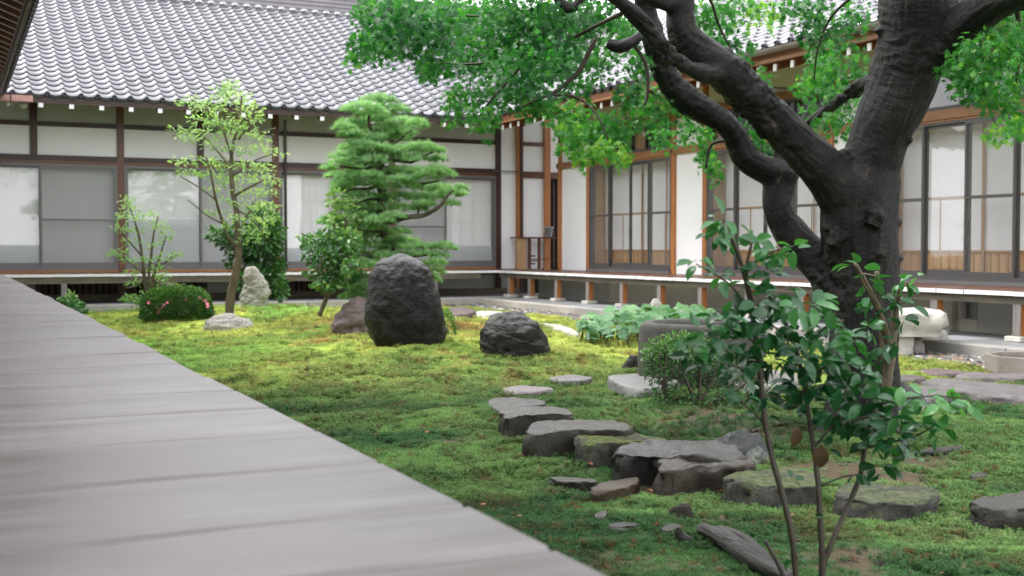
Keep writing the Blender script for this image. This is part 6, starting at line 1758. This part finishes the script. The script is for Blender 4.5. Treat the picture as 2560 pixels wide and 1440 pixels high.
leaves(tree1, SLIM, P, (P-C)+unit(len(P))*.1, unit(len(P), 1.3)+np.array([0, -.3, 0]), rng.uniform(.05, .085, len(P)), T, M['young_leaf'], 0)
D2 = 17.4; tree2 = empty('young_tree', (at(372, 752, D2).x, D2, gnd(at(372, 752, D2).x, D2))); tag(tree2, 'small multi stemmed young tree behind the left end of the pink azalea', 'young tree')
stems(tree2, [[(372,765,5,D2),(362,700,5,D2),(355,640,4,D2),(345,580,3,D2),(325,520,2,D2)],[(378,765,5,D2),(372,700,4,D2),(378,640,3.5,D2),(385,580,2.5,D2),(395,540,1.5,D2)],[(385,760,5,D2),(382,700,4,D2),(400,640,3,D2),(415,590,2,D2)],[(355,640,3,D2),(320,600,2,D2),(290,560,1.4,D2)],[(372,700,3,D2),(330,660,2,D2),(285,640,1.4,D2)],[(380,690,3,D2),(420,650,2,D2),(450,635,1.4,D2)],[(362,700,3,D2),(340,715,2,D2),(315,720,1.4,D2)],[(385,700,3,D2),(410,715,2,D2),(440,712,1.2,D2)]], M['young_bark'], 'branch', 6)
bl = tiers([(318,500,16,10,.8,.6),(325,520,25,10,1,.5),(310,540,22,10,.8,.5),(340,545,25,10,.9,.5),(375,535,25,9,.6,.6),(300,570,22,8,.7,.5),(345,575,25,9,.7,.4),(395,560,28,12,1.2,.6),(410,585,20,14,1,.5),(330,605,28,8,.7,.4),(380,610,28,9,.7,.5),(300,632,28,9,.9,.4),(285,635,18,6,.4,.5),(335,650,30,10,1,.4),(385,650,30,9,.9,.5),(420,640,28,9,.8,.5),(445,635,14,6,.3,.5),(340,680,28,9,.9,.35),(395,670,25,10,.8,.4),(335,705,25,9,.8,.3),(385,705,28,10,1,.3),(440,712,16,7,.4,.35),(370,725,20,8,.5,.3),(335,745,25,8,.5,.3),(322,745,16,6,.4,.4),(410,690,22,8,.6,.4)], D2, 40)
P, T, C = blob_pts(bl, .8)
leaves(tree2, SLIM, P, (P-C)+unit(len(P))*.1, unit(len(P), 1.3)+np.array([0, -.3, 0]), rng.uniform(.045, .08, len(P)), T*.75, M['young_leaf'], 0)
D3 = 18.9
bushy('evergreen_bush', 'dark glossy evergreen bush standing behind the jagged pale rock', 'bush', (at(655, 745, D3).x, D3, gnd(at(655, 745, D3).x, D3)),
      tiers([(545,590,30,20,2,.4),(580,590,40,30,4,.4),(610,620,40,35,5,.3),(655,550,40,40,7,.6),(660,600,42,45,8,.5),(670,650,42,45,8,.45),(680,700,35,40,6,.5),(630,700,40,35,5,.3),(700,725,18,22,2,.6),(600,650,35,30,3,.3),(690,580,20,35,3,.5),(640,740,30,15,2,.4),(620,745,20,12,1,.5)], D3, 40), OVAL[:2], 'dark_leaf', .085,
      [[(655,760,10,D3),(650,700,8,D3),(640,640,6,D3),(610,600,4,D3),(560,590,2,D3)],[(650,700,6,D3),(670,620,5,D3),(660,560,3,D3)]], 'twig', .8, 0, .8, None, 80, .006)
D4 = 14.8
bushy('camellia_shrub', 'small camellia with a leaning thin trunk left of the purple grey rock', 'shrub', (at(803, 785, D4).x, D4, gnd(at(803, 785, D4).x, D4)),
      tiers([(790,605,38,22,3.4,.4),(830,600,35,22,3,.35),(800,640,40,22,3,.3),(850,640,35,25,3,.25),(870,600,30,30,3,.7),(830,680,38,22,3,.3),(790,680,25,18,1.5,.4),(820,712,35,12,1.8,.6),(860,690,30,20,2,.4),(765,600,14,14,.6,.5),(870,530,45,25,3,.9),(850,500,35,25,2,.9),(840,560,30,20,1.6,.8),(880,660,20,30,1.5,.6)], D4, 36), OVAL, 'camellia_leaf', .075,
      [[(798,790,6,D4),(812,755,6,D4),(824,725,6,D4),(826,690,5,D4),(838,650,4,D4),(855,600,3,D4),(865,540,2,D4)],[(826,690,3,D4),(800,650,2.5,D4),(785,615,2,D4)]], 'young_bark', .8, 0, .8, None, 60, .005)
D5 = 16.6
bushy('small_camellia', 'knee high camellia seedling by the end of the near veranda', 'shrub', (at(185, 795, D5).x, D5, gnd(at(185, 795, D5).x, D5)),
      tiers([(172,748,18,10,1,.6),(180,762,22,10,1.2,.4),(190,778,18,12,1,.3),(188,792,18,8,.8,.2),(172,740,10,6,.4,.8)], D5, 60), OVAL, 'camellia_leaf', .075, [[(188,800,2,D5),(186,770,2,D5),(175,745,1.5,D5)]], 'twig', .8, 0, .8)
# sprigs of ferns and seedlings by the terrace
bushy('low_seedlings', 'low leafy seedlings on the terrace edge behind the pink azalea', 'plant', (at(330, 755, 18.3).x, 18.3, .1), tiers([(325,745,22,8,1,.4),(345,752,12,6,.5,.5),(620,755,15,8,.6,.4),(590,762,16,6,.5,.4)], 18.2, 50), SLIM, 'camellia_leaf', .07, None, 'twig', .9, 0, .6)

# ------------------------------------------------------------------ pine
DP = 15.4
pine = empty('pine_tree', (at(972, 800, DP).x, DP, gnd(at(972, 800, DP).x, DP))); tag(pine, 'cloud pruned pine with tiered pads of needles behind the tall black boulder', 'pine tree')
stems(pine, [[(965,820,16,DP),(985,740,15,DP),(985,680,14,DP),(974,620,13,DP),(960,575,12,DP),(953,530,12,DP),(955,480,11,DP),(950,440,11,DP),(951,400,11,DP),(947,350,9,DP),(945,310,8,DP)]], M['pine_bark'], 'trunk', 12)
stems(pine, [[(952,355,6,DP),(930,330,5,DP-.2),(922,300,4,DP-.3),(928,275,3,DP-.3)],[(925,335,4,DP-.2),(895,330,3,DP-.3),(865,328,2,DP-.3)],[(955,375,5,DP),(985,360,4,DP-.2),(1010,340,3,DP-.3),(1030,325,2,DP-.3)],
 [(955,400,5,DP),(995,402,4.5,DP-.2),(1030,405,4,DP-.3),(1060,390,3,DP-.4),(1085,380,2,DP-.4)],[(950,410,5,DP),(915,422,4,DP-.2),(880,420,3,DP-.3),(850,415,2,DP-.3)],[(955,430,5,DP),(980,436,4,DP-.2),(1020,452,4,DP-.3),(1060,458,3,DP-.3),(1100,452,2,DP-.3)],
 [(952,462,5,DP),(920,472,4,DP-.2),(885,473,3,DP-.3),(855,480,2,DP-.3)],[(955,500,5,DP),(925,498,4,DP-.2),(890,510,3,DP-.3),(862,500,2,DP-.3)],[(958,560,7,DP),(985,552,7,DP-.2),(1020,543,6.5,DP-.4),(1060,538,6,DP-.4),(1100,515,5,DP-.5),(1118,490,3.5,DP-.5),(1135,475,2.5,DP-.5)],
 [(985,550,4,DP-.2),(965,530,3,DP-.3),(955,505,2,DP-.3)],[(1045,540,4,DP-.4),(1045,520,3,DP-.4),(1030,505,2,DP-.4)],[(958,580,5,DP),(910,575,4,DP-.2),(860,567,3,DP-.3),(820,560,2,DP-.3)],[(980,640,6,DP),(1040,640,4,DP-.2),(1100,630,3,DP-.3)],[(980,660,6,DP),(920,640,4,DP-.2),(870,640,3,DP-.3)],[(985,700,6,DP),(1040,690,4,DP),(1085,690,2,DP)],[(985,720,6,DP),(930,715,4,DP),(880,735,2,DP)]], M['pine_bark'], 'branch', 7)
def needle_tuft(seed):
    r_ = np.random.default_rng(seed); v, f = [], []
    for k in range(26):
        a = r_.uniform(0, 6.28); e = r_.uniform(-.12, 1.0); d = np.array([math.cos(a)*math.cos(e), math.sin(a)*math.cos(e), math.sin(e)+.15]); d /= np.linalg.norm(d)
        s = np.cross(d, [0, 0, 1.0]); s /= np.linalg.norm(s)+1e-6; b = len(v); L = r_.uniform(.7, 1.1); w = .032
        v += [-s*w+d*.05, s*w+d*.05, d*L]; f.append((b, b+1, b+2))
    return np.array(v), np.array(f)
NEED = [needle_tuft(i) for i in range(4)]
pads = [(945,248,42,14),(910,268,42,14),(975,272,42,13),(1000,275,22,9),(875,272,22,12),(930,285,40,12),(880,308,36,13),(860,318,26,10),(1005,305,42,13),(1045,310,24,14),(965,325,48,13),(935,345,45,13),(1010,330,30,14),(985,345,40,13),
 (880,335,30,10),(900,360,40,12),(872,372,24,9),(1010,372,42,12),(1055,365,30,13),(1085,378,26,12),(1098,398,20,11),(985,385,30,10),(865,388,36,11),(900,385,35,12),(930,400,40,12),(890,408,45,12),(850,405,24,9),(1000,428,38,12),(1040,430,40,12),(1085,425,32,12),(1118,436,18,12),(1060,445,35,9),
 (845,440,32,10),(880,440,40,12),(920,438,38,12),(935,458,32,10),(855,458,30,10),(820,420,20,7),(870,478,32,9),(970,468,30,9),(1020,462,38,8),(905,488,42,12),(940,500,35,12),(1000,490,42,12),(1040,495,38,12),(1080,492,34,12),(1120,482,24,12),(1150,472,20,11),(1155,488,12,8),(1125,510,22,8),(1000,520,30,11),(1040,522,30,8),(960,520,34,12),
 (930,530,38,12),(900,545,34,10),(950,550,34,12),(915,565,36,10),(870,548,34,8),(835,548,30,8),(812,556,18,7),(845,566,26,6),(960,580,34,10),(1000,580,26,8),(930,590,44,12),(885,605,42,12),(940,615,44,12),(990,620,40,10),(1035,618,40,9),(1075,618,32,9),(1108,615,24,9),(1128,622,12,6),(860,628,34,10),(910,635,44,11),(970,640,34,10),(1060,635,40,8),(1100,640,22,7),
 (890,655,38,11),(930,665,34,11),(1075,660,26,9),(1090,680,22,9),(1080,700,20,9),(900,690,30,12),(870,715,34,12),(885,740,32,12),(910,720,26,14),(1095,655,18,8)] + [(x, y, 28, 12) for x, y in ((930,300),(960,300),(950,370),(915,375),(1000,400),(1040,395),(900,425),(960,445),(1000,448),(890,458),(1060,470),(1100,470),(860,470),(905,510),(1060,510),(985,540),(1030,560) if False else (900,525),(880,575),(940,570),(985,600),(1020,605),(850,610),(1010,640),(870,650),(960,660),(1000,680),(950,700),(1040,670),(1060,690),(920,655),(870,690))]
Pp, Tp, Cp = [], [], []
for x, y, rx, ry in pads:
    n = int(rx*ry/8)+14; D = DP + rng.uniform(-.45, .35) - .1; c = np.array(at(x, y, D)); a, h = rx*1.1*D/F, ry*1.15*D/F
    th = rng.uniform(0, 6.28, n); q = np.sqrt(rng.random(n)); zz = np.sqrt(np.maximum(0, 1-q*q))
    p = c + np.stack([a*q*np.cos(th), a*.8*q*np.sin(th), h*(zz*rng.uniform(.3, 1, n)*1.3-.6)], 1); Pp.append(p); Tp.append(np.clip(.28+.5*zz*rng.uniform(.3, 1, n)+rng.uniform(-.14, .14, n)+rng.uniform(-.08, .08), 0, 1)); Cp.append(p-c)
Pp = np.concatenate(Pp); Tp = np.concatenate(Tp); Cp = np.concatenate(Cp)
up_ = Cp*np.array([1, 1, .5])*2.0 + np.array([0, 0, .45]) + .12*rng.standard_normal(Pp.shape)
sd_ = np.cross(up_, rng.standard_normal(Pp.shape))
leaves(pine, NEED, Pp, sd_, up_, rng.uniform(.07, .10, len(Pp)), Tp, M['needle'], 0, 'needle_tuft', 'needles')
print('pine tufts', len(Pp))

# ------------------------------------------------------------------ fallen leaves, bucket and stand
FLV = [(1440,995,'curled rust leaf just right of the cracked stepping stone'),(1210,1275,'orange brown leaf nearest the deck edge, above the other one'),(1298,1306,'bright orange leaf close to the deck edge'),(1068,1092,'small pale brown leaf alone on the dark green moss slope'),(1650,1045,'brown leaf on bare soil behind the mossy block'),(1662,1025,'brown leaf just above another on the soil by the azalea bush'),(1405,1245,'dull leaf beside the thin dark flakes in the moss'),(1480,1173,'small tan leaf above the brown flake stone'),(1572,1270,'rusty leaf on thin moss left of the small upright rock'),(2005,1243,'brown leaf caught under the left shrub stem'),(2150,1252,'brown leaf in front of the flat grey block between the stems'),(1975,1305,'dull brown leaf between the two long shrub stems'),(2240,1330,'brown leaf in thin moss below the flat grey block'),(2545,1325,'orange brown leaf at the right edge below the slate stone'),(1630,1240,'rust leaf on the moss above the small upright rock')]
fl_me = [mesh('fallen_leaf', v, f, M['fallen_leaf'], True) for v, f in MAPLE[:3]]
for i, (x, y, lab) in enumerate(FLV):
    o = link('fallen_leaf', fl_me[i % 3]); p = G(x, y); o.location = p + Vector((0, 0, .028)); s = rng.uniform(.020, .032); o.scale = (s, s, s); o.rotation_euler = (rng.uniform(-.6, .6), rng.uniform(-.6, .6), rng.uniform(0, 6.28))
    tag(o, lab, 'fallen leaf', 'fallen leaves on the moss')
# bucket on its ledge by the corner
def Wl(x, y, z): return hallL.matrix_world @ Vector((x, y, z))
bpy.context.view_layer.update()
tbl = empty('washing_stand', Wl(XL(1350, .45), -.45, FL), A1); tag(tbl, 'brown wooden stand with a grey side board in the corner of the veranda', 'stand')
xa_, xb_ = XL(1292, .45) - XL(1350, .45), XL(1400, .45) - XL(1350, .45)
hgt = .655
box('side_board', tbl, xa_, xa_+.21, -.02, .02, 0, hgt-.02, M['shoji_wood'])
box('side_board', tbl, xa_+.21, xa_+.24, -.02, .30, 0, hgt-.02, M['grey_wood'])
box('top', tbl, xa_+.0, xb_, -.05, .32, hgt-.02, hgt+.012, M['brown_wood'])
for lx in (xa_+.28, xa_+.50): box('leg', tbl, lx, lx+.05, 0, .05, 0, hgt-.02, M['brown_wood_v'])
box('rail', tbl, xa_+.24, xb_, .02, .04, .20, .22, M['brown_wood']); box('rail', tbl, xa_+.33, xa_+.50, .0, .03, .16, .19, M['brown_wood'])
box('hook_plate', tbl, xa_+.33, xa_+.42, -.005, 0, .26, .29, M['dark_void']); box('hook_plate', tbl, xa_+.33, xa_+.42, -.005, 0, .10, .13, M['dark_void'])
bk = empty('bucket', Wl(XL(1371, .35), -.35, FL+hgt+.012), A1); tag(bk, 'galvanised steel bucket standing on the brown wooden stand', 'bucket')
def lat(prof, n=28):
    v = [(r*math.cos(2*math.pi*k/n), r*math.sin(2*math.pi*k/n), z) for r, z in prof for k in range(n)]; m = len(prof)
    f = [(i*n+k, i*n+(k+1) % n, (i+1)*n+(k+1) % n, (i+1)*n+k) for i in range(m-1) for k in range(n)]; return v, f
v, f = lat([(0.002,.004),(.075,0),(.078,.005),(.098,.195),(.104,.20),(.104,.21),(.097,.21),(.094,.195),(.074,.012),(.002,.010)])
link('body', mesh('body', v, f, M['galvanised'], True), bk)
m = MB(); m.tube([(.104*math.cos(a), .104*math.sin(a)*.25-.03, .205+.016*math.sin(a*.5)) for a in np.linspace(0, math.pi, 14)], .004, 6); m.tube([(-.106,0,.19),(-.106,0,.215)], .008, 6); m.tube([(.106,0,.19),(.106,0,.215)], .008, 6); m.build('handle', M['galvanised'], bk)
